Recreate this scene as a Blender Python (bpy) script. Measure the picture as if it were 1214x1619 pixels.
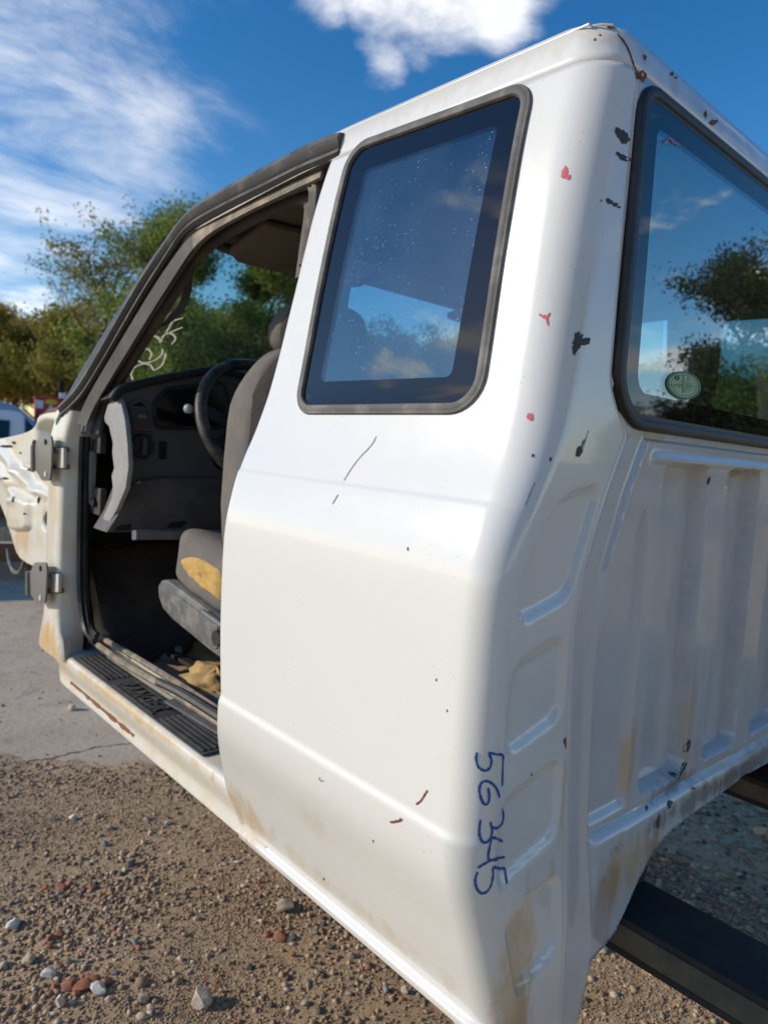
import bpy, bmesh, math, random
import numpy as np
from mathutils import Vector, Matrix
from mathutils.bvhtree import BVHTree

for o in list(bpy.data.objects): bpy.data.objects.remove(o)
SC = bpy.context.scene
COL = SC.collection
random.seed(7)
rng = np.random.default_rng(7)
PI = math.pi

# ------------------------------------------------------------------ camera
# cab frame: x to the right of the cab, y forward, z up; rear wall of the cab is y = 0
RC = np.array([[0.73631793, -0.0056832, 0.67661186],
               [-0.67250971, -0.11640838, 0.73087603],
               [0.07460958, -0.99318517, -0.08953558]])
CAM = np.array([-.66, -.515, 1.15])
GZ = -.30                                   # ground height
cd = bpy.data.cameras.new('camera'); cam = bpy.data.objects.new('camera', cd); COL.objects.link(cam)
cd.sensor_fit = 'HORIZONTAL'; cd.sensor_width = 36; cd.lens = 36 * 1127 / 1214
cd.clip_start = .02; cd.clip_end = 3000
cd.dof.use_dof = True; cd.dof.focus_distance = 1.05; cd.dof.aperture_fstop = 7.5
M4 = Matrix(((RC[0, 0], -RC[0, 1], -RC[0, 2], CAM[0]), (RC[1, 0], -RC[1, 1], -RC[1, 2], CAM[1]),
             (RC[2, 0], -RC[2, 1], -RC[2, 2], CAM[2]), (0, 0, 0, 1)))
cam.matrix_world = M4
SC.camera = cam

def ray(u, v): return RC @ np.array([u - 607., v - 809.5, 1127.])
def at(u, v, ax, val):
    d = ray(u, v); return CAM + d * (val - CAM[ax]) / d[ax]
def unit(v):
    v = np.array(v, float); return v / np.linalg.norm(v)

# ------------------------------------------------------------------ light
SUN_EL = math.radians(23.5)
sun_h = unit((-.83, .56))
sun_dir = np.array([sun_h[0] * math.cos(SUN_EL), sun_h[1] * math.cos(SUN_EL), math.sin(SUN_EL)])
sd = bpy.data.lights.new('sun', 'SUN'); so = bpy.data.objects.new('sun', sd); COL.objects.link(so)
sd.energy = 3.3; sd.angle = math.radians(.5); sd.color = (1, .91, .775)
so.rotation_euler = Vector(-sun_dir).to_track_quat('-Z', 'Y').to_euler()
so.location = (-6, 6, 8)

SC.view_settings.view_transform = 'Standard'; SC.view_settings.look = 'None'
SC.view_settings.exposure = 0.0; SC.view_settings.gamma = 1
SC.render.engine = 'CYCLES'
SC.cycles.max_bounces = 7; SC.cycles.transparent_max_bounces = 16

# ------------------------------------------------------------------ node helpers
class NT:
    def __init__(s, tree): s.t = tree; s.n = tree.nodes; s.l = tree.links
    def node(s, typ, **kw):
        n = s.n.new(typ)
        for k, v in kw.items():
            if k == 'ins':
                for a, b in v.items(): s.put(n, a, b)
            else: setattr(n, k, v)
        return n
    def put(s, n, key, val):
        i = n.inputs[key]
        if hasattr(val, 'is_output') or hasattr(val, 'links'): s.l.new(val, i)
        else:
            if i.type == 'RGBA' and len(val) == 3: val = (*val, 1)
            i.default_value = val
    def math(s, op, a, b=0., c=None, clamp=False):
        n = s.n.new('ShaderNodeMath'); n.operation = op; n.use_clamp = clamp
        s.put(n, 0, a); s.put(n, 1, b)
        if c is not None: s.put(n, 2, c)
        return n.outputs[0]
    def vmath(s, op, a, b=(0, 0, 0), scale=None):
        n = s.n.new('ShaderNodeVectorMath'); n.operation = op
        s.put(n, 0, a); s.put(n, 1, b)
        if scale is not None: s.put(n, 'Scale', scale)
        return n.outputs['Value'] if op in ('DOT_PRODUCT', 'LENGTH') else n.outputs[0]
    def step(s, x, a, b):
        n = s.n.new('ShaderNodeMapRange'); n.interpolation_type = 'SMOOTHSTEP'
        s.put(n, 0, x); s.put(n, 1, a); s.put(n, 2, b); n.inputs[3].default_value = 0; n.inputs[4].default_value = 1
        return n.outputs[0]
    def noise(s, vec, scale, detail=4, rough=.55, dist=0):
        n = s.n.new('ShaderNodeTexNoise')
        if vec is not None: s.put(n, 'Vector', vec)
        n.inputs['Scale'].default_value = scale; n.inputs['Detail'].default_value = detail
        n.inputs['Roughness'].default_value = rough; n.inputs['Distortion'].default_value = dist
        return n.outputs['Fac']
    def vor(s, vec, scale, feature='F1', out='Distance'):
        n = s.n.new('ShaderNodeTexVoronoi'); n.feature = feature
        s.put(n, 'Vector', vec); n.inputs['Scale'].default_value = scale
        return n.outputs[out]
    def mix(s, f, a, b, blend='MIX'):
        n = s.n.new('ShaderNodeMix'); n.data_type = 'RGBA'; n.blend_type = blend; n.clamp_factor = True
        s.put(n, 0, f); s.put(n, 6, a); s.put(n, 7, b)
        return n.outputs[2]

# ------------------------------------------------------------------ world: clear autumn sky with broken fair-weather clouds
W = bpy.data.worlds.new('World'); SC.world = W; W.use_nodes = True
w = NT(W.node_tree); w.n.clear()
tc = w.node('ShaderNodeTexCoord'); dirv = tc.outputs['Generated']
sky = w.node('ShaderNodeTexSky', sky_type='NISHITA', sun_disc=False)
sky.sun_elevation = SUN_EL; sky.sun_rotation = math.atan2(sun_dir[0], sun_dir[1])
sky.altitude = 300; sky.air_density = 1.0; sky.dust_density = .14; sky.ozone_density = 1.6
hs = w.node('ShaderNodeHueSaturation', ins={'Saturation': 1.42, 'Value': 1.0, 'Color': sky.outputs[0]})
sep = w.node('ShaderNodeSeparateXYZ', ins={0: dirv})
zz = w.math('ADD', w.math('MAXIMUM', sep.outputs[2], 0.), .16)
cmb = w.node('ShaderNodeCombineXYZ', ins={0: w.math('DIVIDE', sep.outputs[0], zz), 1: w.math('DIVIDE', sep.outputs[1], zz), 2: 3.7})
n1 = w.noise(cmb.outputs[0], 1.9, 10, .60, .15)
n2 = w.noise(cmb.outputs[0], .45, 3, .5)
def blob(u, v, r0, r1, flip=None):
    d = unit(ray(u, v))
    if flip is not None: d[flip] *= -1
    dot = w.vmath('DOT_PRODUCT', dirv, tuple(d))
    return w.step(dot, math.cos(math.radians(r1)), math.cos(math.radians(r0)))
def addm(lst):
    s = lst[0]
    for q in lst[1:]: s = w.math('MAXIMUM', s, q)
    return s
puffy = addm([blob(490, 30, .3, 4.2), blob(590, 100, .3, 3.6), blob(600, 5, .5, 4.), blob(700, 10, 1, 4.2), blob(800, 15, 1, 4.4), blob(880, 10, .5, 4.), blob(700, -110, 4, 10),
              blob(30, 505, .5, 5), blob(-80, 520, 2, 7),
              blob(1110, 470, 3, 9, 1), blob(1190, 455, 2, 8, 1), blob(1040, 500, 1, 6, 1), blob(1190, 330, 1, 6, 1), blob(1080, 350, .5, 4, 1),
              blob(560, 645, 1, 6, 0), blob(660, 640, 1, 5, 0), blob(500, 650, 1, 5, 0)])
clear = addm([blob(1090, 290, 3.5, 8, 1), blob(300, 330, 7, 15), blob(420, 200, 4, 10), blob(1080, 80, 6, 12)])
wispy = addm([blob(40, 90, 7, 17), blob(200, 120, 2, 10), blob(130, 260, 2, 7), blob(-150, 100, 8, 20)])
dens = w.math('ADD', n1, w.math('MULTIPLY', w.math('SUBTRACT', n2, .5), .5))
dens = w.math('ADD', dens, w.math('MULTIPLY', puffy, .22))
inview = addm([blob(400, 260, 14, 30), blob(1000, 80, 8, 20), blob(600, 380, 6, 16, 0)])
dens = w.math('ADD', dens, w.math('MULTIPLY', w.math('SUBTRACT', 1., inview), .07))
dens = w.math('SUBTRACT', dens, w.math('MULTIPLY', clear, .22))
cl1 = w.step(dens, .60, .88)
stv = w.vmath('MULTIPLY', cmb.outputs[0], (1.2, 1.9, 1))
n3 = w.noise(stv, 1.5, 9, .62, .3)
cl2 = w.math('MULTIPLY', w.step(w.math('ADD', n3, w.math('MULTIPLY', wispy, .2)), .52, .96), w.math('MULTIPLY', wispy, .70))
n5 = w.noise(cmb.outputs[0], 3.0, 7, .55)
westd = w.step(w.vmath('DOT_PRODUCT', dirv, tuple(unit((-.66, .70, .27)))), math.cos(math.radians(20)), math.cos(math.radians(11)))
cl3 = w.math('MULTIPLY', w.step(n5, .56, .70), w.math('MULTIPLY', addm([westd, blob(1150, 300, 4, 10, 1)]), .95))
cov = w.math('MAXIMUM', w.math('MAXIMUM', cl1, cl2), cl3)
cov = w.math('MULTIPLY', cov, w.step(sep.outputs[2], -.02, .06))
shade = w.noise(cmb.outputs[0], 3.1, 5, .6)
ccol = w.mix(w.step(w.math('ADD', cl1, w.math('MULTIPLY', shade, -.35)), .55, .95), (8.6, 8.5, 8.4), (5.8, 6.0, 6.4))
wc = w.mix(cov, w.mix(1.0, hs.outputs[0], (1.0, .97, 1.03), 'MULTIPLY'), ccol)
bg = w.node('ShaderNodeBackground', ins={'Color': wc, 'Strength': .15})
wo = w.node('ShaderNodeOutputWorld'); w.l.new(bg.outputs[0], wo.inputs[0])

# ------------------------------------------------------------------ materials
MAT = {}
def new_mat(name):
    m = bpy.data.materials.new(name); m.use_nodes = True; t = NT(m.node_tree)
    b = t.n['Principled BSDF']; MAT[name] = m
    return m, t, b
def simple(name, col, rough=.5, metal=0, nscale=0, namt=.15, bump=0, bscale=200, spec=.5, coat=0):
    m, t, b = new_mat(name)
    b.inputs['Roughness'].default_value = rough; b.inputs['Metallic'].default_value = metal
    b.inputs['Specular IOR Level'].default_value = spec; b.inputs['Coat Weight'].default_value = coat
    g = t.node('ShaderNodeNewGeometry').outputs['Position']
    if nscale:
        f = t.noise(g, nscale, 6, .65)
        dk = tuple(c * (1 - namt) for c in col); lt = tuple(min(1, c * (1 + namt)) for c in col)
        t.put(b, 'Base Color', t.mix(t.step(f, .3, .7), dk, lt))
    else: t.put(b, 'Base Color', col)
    if bump:
        bn = t.node('ShaderNodeBump', ins={'Height': t.noise(g, bscale, 4, .6), 'Strength': bump, 'Distance': .002})
        t.put(b, 'Normal', bn.outputs[0])
    return m

def dusty(name, col, dust=(.42, .33, .24), amt=.5, scale=14, rough=.6, bump=.2, bscale=300, up=.0):
    """a base colour under an uneven film of dust, with a dust preference for upward faces"""
    m, t, b = new_mat(name)
    g = t.node('ShaderNodeNewGeometry'); pos = g.outputs['Position']
    f = t.noise(pos, scale, 7, .65)
    nz = t.node('ShaderNodeSeparateXYZ', ins={0: g.outputs['True Normal']}).outputs[2]
    mask = t.math('MULTIPLY', t.step(t.math('ADD', f, t.math('MULTIPLY', nz, up)), .40, .72), amt)
    t.put(b, 'Base Color', t.mix(mask, col, dust))
    b.inputs['Roughness'].default_value = rough
    if bump:
        bn = t.node('ShaderNodeBump', ins={'Height': t.noise(pos, bscale, 3, .6), 'Strength': bump, 'Distance': .001})
        t.put(b, 'Normal', bn.outputs[0])
    return m

def paint(name, stains_shade=(), base=(.80, .785, .745), yellow=.0, rough=.2):
    """white enamel: faint grime, pin specks; stains = [(centre, radius(xyz), colour, strength)] in cab coordinates"""
    m, t, b = new_mat(name)
    pos = t.node('ShaderNodeNewGeometry').outputs['Position']
    lo = t.noise(pos, 3.5, 5, .6); hi = t.noise(pos, 60, 5, .7)
    col = t.mix(t.math('MULTIPLY', t.step(lo, .45, .8), .05), base, (.70, .67, .60))
    col = t.mix(t.math('MULTIPLY', t.step(hi, .66, .82), .10), col, (.58, .52, .42))
    spk = t.vor(pos, 95)
    spkn = t.noise(pos, 9, 3, .6)
    col = t.mix(t.math('MULTIPLY', t.math('MULTIPLY', t.step(spk, .10, .05), t.step(spkn, .48, .64)), .75), col, (.16, .12, .09))
    streakv = t.vmath('MULTIPLY', pos, (55, 55, 3.5))
    st = t.noise(streakv, 1, 5, .65)
    col = t.mix(t.math('MULTIPLY', t.step(st, .60, .84), .09), col, (.48, .42, .35))
    if yellow:
        yn = t.noise(pos, 11, 6, .65)
        col = t.mix(t.math('MULTIPLY', t.step(yn, .42, .66), yellow), col, (.74, .56, .30))
    for (c, r, sc, k) in stains_shade:
        q = t.vmath('DIVIDE', t.vmath('SUBTRACT', pos, c), r)
        dist = t.vmath('LENGTH', q)
        nn = t.noise(t.vmath('MULTIPLY', pos, (22, 22, 9)), 1, 6, .7)
        mk = t.step(t.math('ADD', dist, t.math('MULTIPLY', t.math('SUBTRACT', nn, .5), 2.4)), 1.05, .35)
        col = t.mix(t.math('MULTIPLY', mk, k), col, sc)
    t.put(b, 'Base Color', col)
    rn = t.noise(pos, 25, 5, .6)
    t.put(b, 'Roughness', t.math('ADD', rough, t.math('MULTIPLY', t.step(rn, .4, .8), .06)))
    b.inputs['Specular IOR Level'].default_value = .5
    b.inputs['Coat Weight'].default_value = .55; b.inputs['Coat Roughness'].default_value = .03
    bn = t.node('ShaderNodeBump', ins={'Height': t.noise(pos, 7, 2, .5), 'Strength': .06, 'Distance': .004})
    t.put(b, 'Normal', bn.outputs[0])
    return m

RUST = (.42, .185, .045); OCHRE = (.64, .38, .10)
paint('paint_side', [((.06, .62, .40), (.05, .10, .09), OCHRE, .55), ((.05, .35, .40), (.06, .5, .035), (.62, .50, .30), .4),
                     ((.13, .0, .40), (.05, .03, .22), OCHRE, .6), ((.15, .0, .33), (.035, .03, .12), RUST, .4),
                     ((.20, -.01, .66), (.012, .02, .10), OCHRE, .6), ((.19, -.01, .56), (.012, .02, .09), OCHRE, .55),
                     ((.02, .35, .52), (.03, .06, .05), (.70, .60, .42), .4), ((.15, .25, 1.70), (.02, .7, .02), (.66, .55, .36), .3)])
paint('paint_back_shaded', [((.40, 0, .52), (.11, .03, .075), OCHRE, .6), ((.33, 0, .47), (.05, .03, .10), RUST, .35),
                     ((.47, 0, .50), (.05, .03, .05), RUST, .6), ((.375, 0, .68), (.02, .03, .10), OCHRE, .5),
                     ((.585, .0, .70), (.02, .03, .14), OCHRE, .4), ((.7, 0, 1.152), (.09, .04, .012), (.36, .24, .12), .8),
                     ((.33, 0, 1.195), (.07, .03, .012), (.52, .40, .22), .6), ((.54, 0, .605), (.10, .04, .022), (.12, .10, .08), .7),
                     ((.8, 0, .56), (.5, .04, .03), (.16, .13, .10), .8), ((1.05, .02, .80), (.66, .08, .5), (.40, .395, .40), .35)], base=(.62, .61, .60))  # broad grey last patch and greyer base paint in the back wall's shade
paint('paint_jamb', [((.06, 1.72, .45), (.05, .12, .10), OCHRE, .55), ((.06, 1.72, .9), (.04, .03, .3), (.70, .54, .30), .45),
                     ((.05, 1.3, .43), (.03, .3, .03), OCHRE, .35), ((.05, .78, .43), (.03, .12, .05), OCHRE, .75), ((.06, 1.70, .50), (.06, .10, .07), OCHRE, .7), ((.07, 1.2, .45), (.03, .45, .015), OCHRE, .6), ((.06, 1.05, .40), (.03, .3, .02), (.70, .50, .22), .6), ((.09, 1.75, 1.02), (.05, .05, .06), OCHRE, .5), ((.09, 2.1, .75), (.06, .12, .08), OCHRE, .5)],
      base=(.76, .73, .64), yellow=.5, rough=.35)
paint('paint_roof', [((.15, .2, 1.70), (.03, .8, .03), (.60, .47, .28), .28), ((.45, 0.02, 1.68), (.3, .04, .02), (.42, .36, .28), .5)])
simple('white_car_paint', (.78, .79, .80), .25, coat=.4)
dusty('seal_grey', (.115, .11, .105), (.33, .30, .27), .55, 20, .75)
dusty('seal_black', (.012, .012, .013), (.12, .10, .085), .25, 12, .45, up=.1)
dusty('drip_trim', (.028, .027, .026), (.22, .19, .16), .55, 16, .5, up=.25)
dusty('seal_tan', (.16, .14, .12), (.46, .36, .25), .85, 22, .8, up=.1)
dusty('trim_grey', (.055, .051, .048), (.15, .13, .11), .5, 9, .7)
dusty('trim_brown', (.08, .072, .068), (.20, .165, .14), .5, 9, .7)
simple('frit_black', (.006, .006, .009), .02, spec=.6)
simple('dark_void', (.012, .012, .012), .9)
dusty('dash_black', (.09, .089, .090), (.09, .085, .08), .5, 18, .62, bump=.35, bscale=600)
dusty('dash_hood', (.016, .016, .017), (.05, .05, .05), .4, 18, .55, bump=.35, bscale=600)
dusty('endcap_grey', (.31, .31, .30), (.56, .45, .32), .3, 30, .7)
simple('gauge_glass', (.004, .004, .005), .12, spec=.6)
simple('knob_grey', (.42, .42, .43), .35)
dusty('wheel_leather', (.017, .016, .016), (.19, .16, .13), .55, 16, .5, up=.1)
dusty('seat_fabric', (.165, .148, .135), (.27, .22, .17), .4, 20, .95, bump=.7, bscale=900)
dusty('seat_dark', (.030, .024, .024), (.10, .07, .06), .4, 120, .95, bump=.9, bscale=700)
dusty('headliner', (.15, .125, .105), (.22, .18, .14), .4, 8, .95)
dusty('foam_yellow', (.58, .37, .115), (.40, .22, .06), .7, 30, .95, bump=1., bscale=150)
dusty('shield_grey', (.115, .12, .125), (.40, .35, .27), .55, 24, .35, bump=.1)
dusty('floor_dirt', (.52, .35, .20), (.30, .19, .105), .8, 14, .95, bump=1., bscale=120)
dusty('carpet_dark', (.05, .042, .036), (.13, .09, .06), .6, 10, .95, bump=.8, bscale=400)
dusty('sill_rubber', (.030, .031, .032), (.13, .115, .10), .5, 20, .55, up=.15)
dusty('rag_tan', (.55, .36, .15), (.32, .18, .07), .6, 25, .95, bump=.6, bscale=200)
dusty('steel_grey', (.25, .245, .23), (.30, .24, .17), .4, 40, .45)
dusty('hinge_steel', (.19, .185, .17), (.26, .20, .13), .45, 60, .4)
dusty('steel_dark', (.018, .017, .017), (.07, .055, .04), .5, 20, .6)
dusty('frame_top', (.015, .015, .015), (.035, .032, .028), .6, 12, .75, bump=.5, bscale=90)
dusty('frame_side', (.07, .064, .05), (.17, .145, .095), .5, 14, .75, bump=.5, bscale=90)
dusty('rust_brown', (.22, .10, .045), (.12, .06, .03), .7, 12, .85)
dusty('strip_grey', (.13, .13, .135), (.28, .25, .22), .5, 20, .5)
simple('chip_dark', (.065, .066, .072), .7, nscale=200, namt=.3)
simple('chip_rust', (.20, .075, .03), .8, nscale=200, namt=.4)
simple('scratch_tan', (.33, .27, .19), .8)
simple('pen_red', (.76, .16, .19), .55); simple('pen_blue', (.018, .10, .36), .45)
m, t, b = new_mat('glass_crayon')
t.put(b, 'Base Color', (.92, .66, .54)); b.inputs['Roughness'].default_value = .9
t.l.new(t.node('ShaderNodeMixShader', ins={0: .6, 1: b.outputs[0], 2: t.node('ShaderNodeBsdfTranslucent', ins={'Color': (.95, .70, .58)}).outputs[0]}).outputs[0], t.n['Material Output'].inputs[0])
simple('sticker_green', (.42, .58, .30), .5, nscale=60, namt=.12); simple('sticker_ink', (.03, .12, .09), .5)
simple('label_white', (.55, .48, .32), .6); simple('label_yellow', (.65, .42, .05), .6)
simple('red_paint', (.62, .025, .03), .4); simple('plain_white', (.8, .8, .78), .5); simple('plain_yellow', (.8, .55, .03), .5)
simple('suv_silver', (.33, .37, .46), .3, metal=.25, coat=.4); simple('car_glass', (.01, .014, .018), .05, spec=.8)
simple('tyre', (.012, .012, .012), .85); simple('chrome_grey', (.35, .36, .38), .3, metal=.8); simple('lamp_red', (.4, .01, .01), .2)
simple('post_white', (.7, .74, .78), .5); simple('post_blue', (.2, .5, .75), .5)

def glass(name, tint, f0=.045):
    m = bpy.data.materials.new(name); m.use_nodes = True; t = NT(m.node_tree); t.n.clear(); MAT[name] = m
    g = t.node('ShaderNodeNewGeometry')
    cs = t.math('ABSOLUTE', t.vmath('DOT_PRODUCT', g.outputs['Incoming'], g.outputs['Normal']))
    fr = t.math('ADD', t.math('MULTIPLY', t.math('POWER', t.math('SUBTRACT', 1., cs, clamp=True), 5.), 1 - f0), f0, clamp=True)   # Schlick, the same from either side
    tr = t.node('ShaderNodeBsdfTransparent', ins={'Color': tint})
    gl = t.node('ShaderNodeBsdfGlossy', ins={'Color': (1, 1, 1), 'Roughness': .0})
    ms = t.node('ShaderNodeMixShader', ins={0: fr, 1: tr.outputs[0], 2: gl.outputs[0]})
    return m, t, ms
def finish(t, ms):
    o = t.node('ShaderNodeOutputMaterial'); t.l.new(ms.outputs[0], o.inputs[0])
# privacy glass with dust specks and wiper-like scratches
m, t, ms = glass('glass_quarter', (.62, .80, .86), .13)
pos = t.node('ShaderNodeNewGeometry').outputs['Position']
sp = t.vor(pos, 120); spn = t.noise(pos, 10, 4, .6)
msk = t.math('MULTIPLY', t.step(sp, .13, .05), t.step(spn, .40, .60))
film = t.math('MULTIPLY', t.step(t.noise(pos, 6, 5, .6), .4, .8), .02)
dsh = t.node('ShaderNodeBsdfDiffuse', ins={'Color': (.62, .74, .80)})
m2 = t.node('ShaderNodeMixShader', ins={0: t.math('MAXIMUM', t.math('MULTIPLY', msk, .8), film), 1: ms.outputs[0], 2: dsh.outputs[0]})
finish(t, m2)
m, t, ms = glass('glass_rear', (.76, .87, .83), .19)
pos = t.node('ShaderNodeNewGeometry').outputs['Position']
dsh = t.node('ShaderNodeBsdfDiffuse', ins={'Color': (.30, .34, .36)})
m2 = t.node('ShaderNodeMixShader', ins={0: t.math('MULTIPLY', t.step(t.noise(pos, 5, 6, .65), .35, .8), .05), 1: ms.outputs[0], 2: dsh.outputs[0]})
finish(t, m2)
m, t, ms = glass('glass_windshield', (.88, .965, .92), .035)
pos = t.node('ShaderNodeNewGeometry').outputs['Position']
dsh = t.node('ShaderNodeBsdfDiffuse', ins={'Color': (.50, .66, .58)})
pz = t.node('ShaderNodeSeparateXYZ', ins={0: pos}).outputs[2]
dirt = t.math('ADD', t.math('MULTIPLY', t.step(t.noise(pos, 7, 6, .65), .4, .8), .03), .008)
m2 = t.node('ShaderNodeMixShader', ins={0: dirt, 1: ms.outputs[0], 2: dsh.outputs[0]})
finish(t, m2)
m, t, ms = glass('glass_side', (.85, .93, .89), .045); finish(t, ms)

# ground, concrete, stones, foliage
m, t, b = new_mat('dirt')
pos = t.node('ShaderNodeNewGeometry').outputs['Position']
a = t.noise(pos, 1.3, 6, .6); c = t.noise(pos, 38, 8, .72); e = t.noise(pos, 240, 4, .7)
col = t.mix(t.step(a, .35, .7), (.57, .395, .23), (.69, .495, .30))
col = t.mix(t.math('MULTIPLY', t.step(c, .42, .70), .7), col, (.215, .138, .084))
col = t.mix(t.math('MULTIPLY', t.step(e, .55, .75), .7), col, (.52, .39, .265))
t.put(b, 'Base Color', col); b.inputs['Roughness'].default_value = .95; b.inputs['Specular IOR Level'].default_value = .15
hgt = t.math('ADD', t.math('MULTIPLY', c, 1.), t.math('MULTIPLY', e, .5))
t.put(b, 'Normal', t.node('ShaderNodeBump', ins={'Height': hgt, 'Strength': .9, 'Distance': .010}).outputs[0])
m, t, b = new_mat('concrete')
pos = t.node('ShaderNodeNewGeometry').outputs['Position']
a = t.noise(pos, 1.7, 6, .6); c = t.noise(pos, 30, 8, .7); e = t.noise(pos, 6, 9, .7)
col = t.mix(t.step(a, .3, .7), (.56, .425, .30), (.66, .515, .37))
col = t.mix(t.math('MULTIPLY', t.step(c, .5, .75), .45), col, (.36, .29, .22))
col = t.mix(t.math('MULTIPLY', t.step(e, .52, .66), .55), col, (.34, .255, .175))
col = t.mix(t.math('MULTIPLY', t.step(t.vor(pos, 26), .12, .05), .8), col, (.14, .11, .085))
t.put(b, 'Base Color', col); b.inputs['Roughness'].default_value = .92; b.inputs['Specular IOR Level'].default_value = .2
t.put(b, 'Normal', t.node('ShaderNodeBump', ins={'Height': c, 'Strength': .8, 'Distance': .008}).outputs[0])
m, t, b = new_mat('gravel')
g = t.node('ShaderNodeNewGeometry'); ri = g.outputs['Random Per Island']
cr = t.node('ShaderNodeValToRGB', ins={0: ri}); cr.color_ramp.interpolation = 'CONSTANT'
els = [(0, (.44, .31, .19)), (.18, (.31, .21, .13)), (.36, (.52, .39, .26)), (.5, (.225, .162, .115)), (.66, (.37, .25, .155)), (.81, (.60, .48, .35)), (.87, (.12, .095, .078)), (.935, (.34, .30, .255)), (.972, (.42, .16, .08))]
cr.color_ramp.elements[0].color = (*els[0][1], 1)
cr.color_ramp.elements[1].position = els[1][0]; cr.color_ramp.elements[1].color = (*els[1][1], 1)
for p, cc in els[2:]:
    q = cr.color_ramp.elements.new(p); q.color = (*cc, 1)
nn = t.noise(g.outputs['Position'], 180, 4, .65)
t.put(b, 'Base Color', t.mix(t.math('MULTIPLY', t.step(nn, .4, .75), .35), cr.outputs[0], (.22, .17, .125)))
b.inputs['Roughness'].default_value = .9; b.inputs['Specular IOR Level'].default_value = .2
for nm, c in dict(stone_pale=(.60, .50, .38), stone_grey=(.27, .26, .25), stone_tan=(.46, .365, .265), stone_red=(.36, .15, .09), stone_dark=(.13, .12, .115), stone_white=(.66, .61, .53)).items():
    simple(nm, c, .92, nscale=55, namt=.28, bump=.7, bscale=140, spec=.2)
simple('bark', (.085, .065, .05), .95, nscale=8, namt=.3)
def leaf(name, c1, c2, c3):
    m, t, b = new_mat(name)
    g = t.node('ShaderNodeNewGeometry')
    cr = t.node('ShaderNodeValToRGB', ins={0: t.math('ADD', t.math('MULTIPLY', g.outputs['Random Per Island'], .55), t.math('MULTIPLY', t.noise(g.outputs['Position'], .7, 3, .5), .5))})
    cr.color_ramp.elements[0].color = (*c1, 1); cr.color_ramp.elements[0].position = .2
    cr.color_ramp.elements[1].color = (*c3, 1); cr.color_ramp.elements[1].position = .85
    q = cr.color_ramp.elements.new(.52); q.color = (*c2, 1)
    t.put(b, 'Base Color', cr.outputs[0]); b.inputs['Roughness'].default_value = .7; b.inputs['Specular IOR Level'].default_value = .25
    tl = t.node('ShaderNodeBsdfTranslucent', ins={'Color': cr.outputs[0]})
    ms = t.node('ShaderNodeMixShader', ins={0: .5, 1: b.outputs[0], 2: tl.outputs[0]})
    t.l.new(ms.outputs[0], t.n['Material Output'].inputs[0])
leaf('leaf_autumn', (.22, .16, .045), (.42, .29, .06), (.55, .34, .07))
leaf('leaf_olive', (.13, .15, .045), (.29, .27, .07), (.46, .38, .08))
leaf('leaf_green', (.085, .14, .04), (.20, .27, .07), (.46, .42, .08))
leaf('leaf_dark', (.035, .055, .018), (.075, .095, .028), (.15, .15, .04))

# ------------------------------------------------------------------ mesh helpers
def link(o, parent=None):
    COL.objects.link(o)
    if parent is not None: o.parent = parent
    return o
def meshobj(name, verts, faces, mat, parent=None, smooth=True, sharp=None):
    me = bpy.data.meshes.new(name)
    me.from_pydata([tuple(map(float, v)) for v in verts], [], [tuple(int(i) for i in f) for f in faces]); me.update()
    me.materials.append(MAT[mat])
    if smooth:
        me.polygons.foreach_set('use_smooth', [True] * len(me.polygons))
        if sharp is not None: me.set_sharp_from_angle(angle=math.radians(sharp))
    return link(bpy.data.objects.new(name, me), parent)
def from_bm(name, bm, mat, parent=None, smooth=True, sharp=35):
    me = bpy.data.meshes.new(name); bmesh.ops.recalc_face_normals(bm, faces=bm.faces); bm.to_mesh(me); bm.free()
    me.materials.append(MAT[mat])
    if smooth:
        me.polygons.foreach_set('use_smooth', [True] * len(me.polygons))
        me.set_sharp_from_angle(angle=math.radians(sharp))
    return link(bpy.data.objects.new(name, me), parent)
def empty(name, label=None, cat=None, loc=(0, 0, 0), rz=0, group=None, parent=None):
    o = bpy.data.objects.new(name, None); o.location = loc; o.rotation_euler = (0, 0, rz); o.empty_display_size = .1
    link(o, parent)
    if label: o['label'] = label
    if cat: o['category'] = cat
    if group: o['group'] = group
    return o
def tag(o, label=None, cat=None, group=None, kind=None):
    if label: o['label'] = label
    if cat: o['category'] = cat
    if group: o['group'] = group
    if kind: o['kind'] = kind
    return o
def box_bm(bm, lo, hi, mat=None, bevel=0, rot=None, org=None):
    lo = np.array(lo, float); hi = np.array(hi, float); c = (lo + hi) / 2; s = (hi - lo)
    M = Matrix.Translation(Vector(c)) @ (rot.to_4x4() if rot is not None else Matrix()) @ Matrix.Diagonal((*s, 1))
    r = bmesh.ops.create_cube(bm, size=1, matrix=M)
    if bevel:
        es = list({e for v in r['verts'] for e in v.link_edges})
        bmesh.ops.bevel(bm, geom=es, offset=bevel, segments=2, affect='EDGES', profile=.6)
def box(name, lo, hi, mat, parent=None, bevel=.004, rot=None):
    bm = bmesh.new(); box_bm(bm, lo, hi, bevel=bevel, rot=rot); return from_bm(name, bm, mat, parent)
def frames(path, up):
    P = [np.array(p, float) for p in path]; n = len(P); out = []
    for i in range(n):
        a = P[max(i - 1, 0)]; c = P[min(i + 1, n - 1)]
        out.append(unit(c - a))
    return P, out
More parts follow.
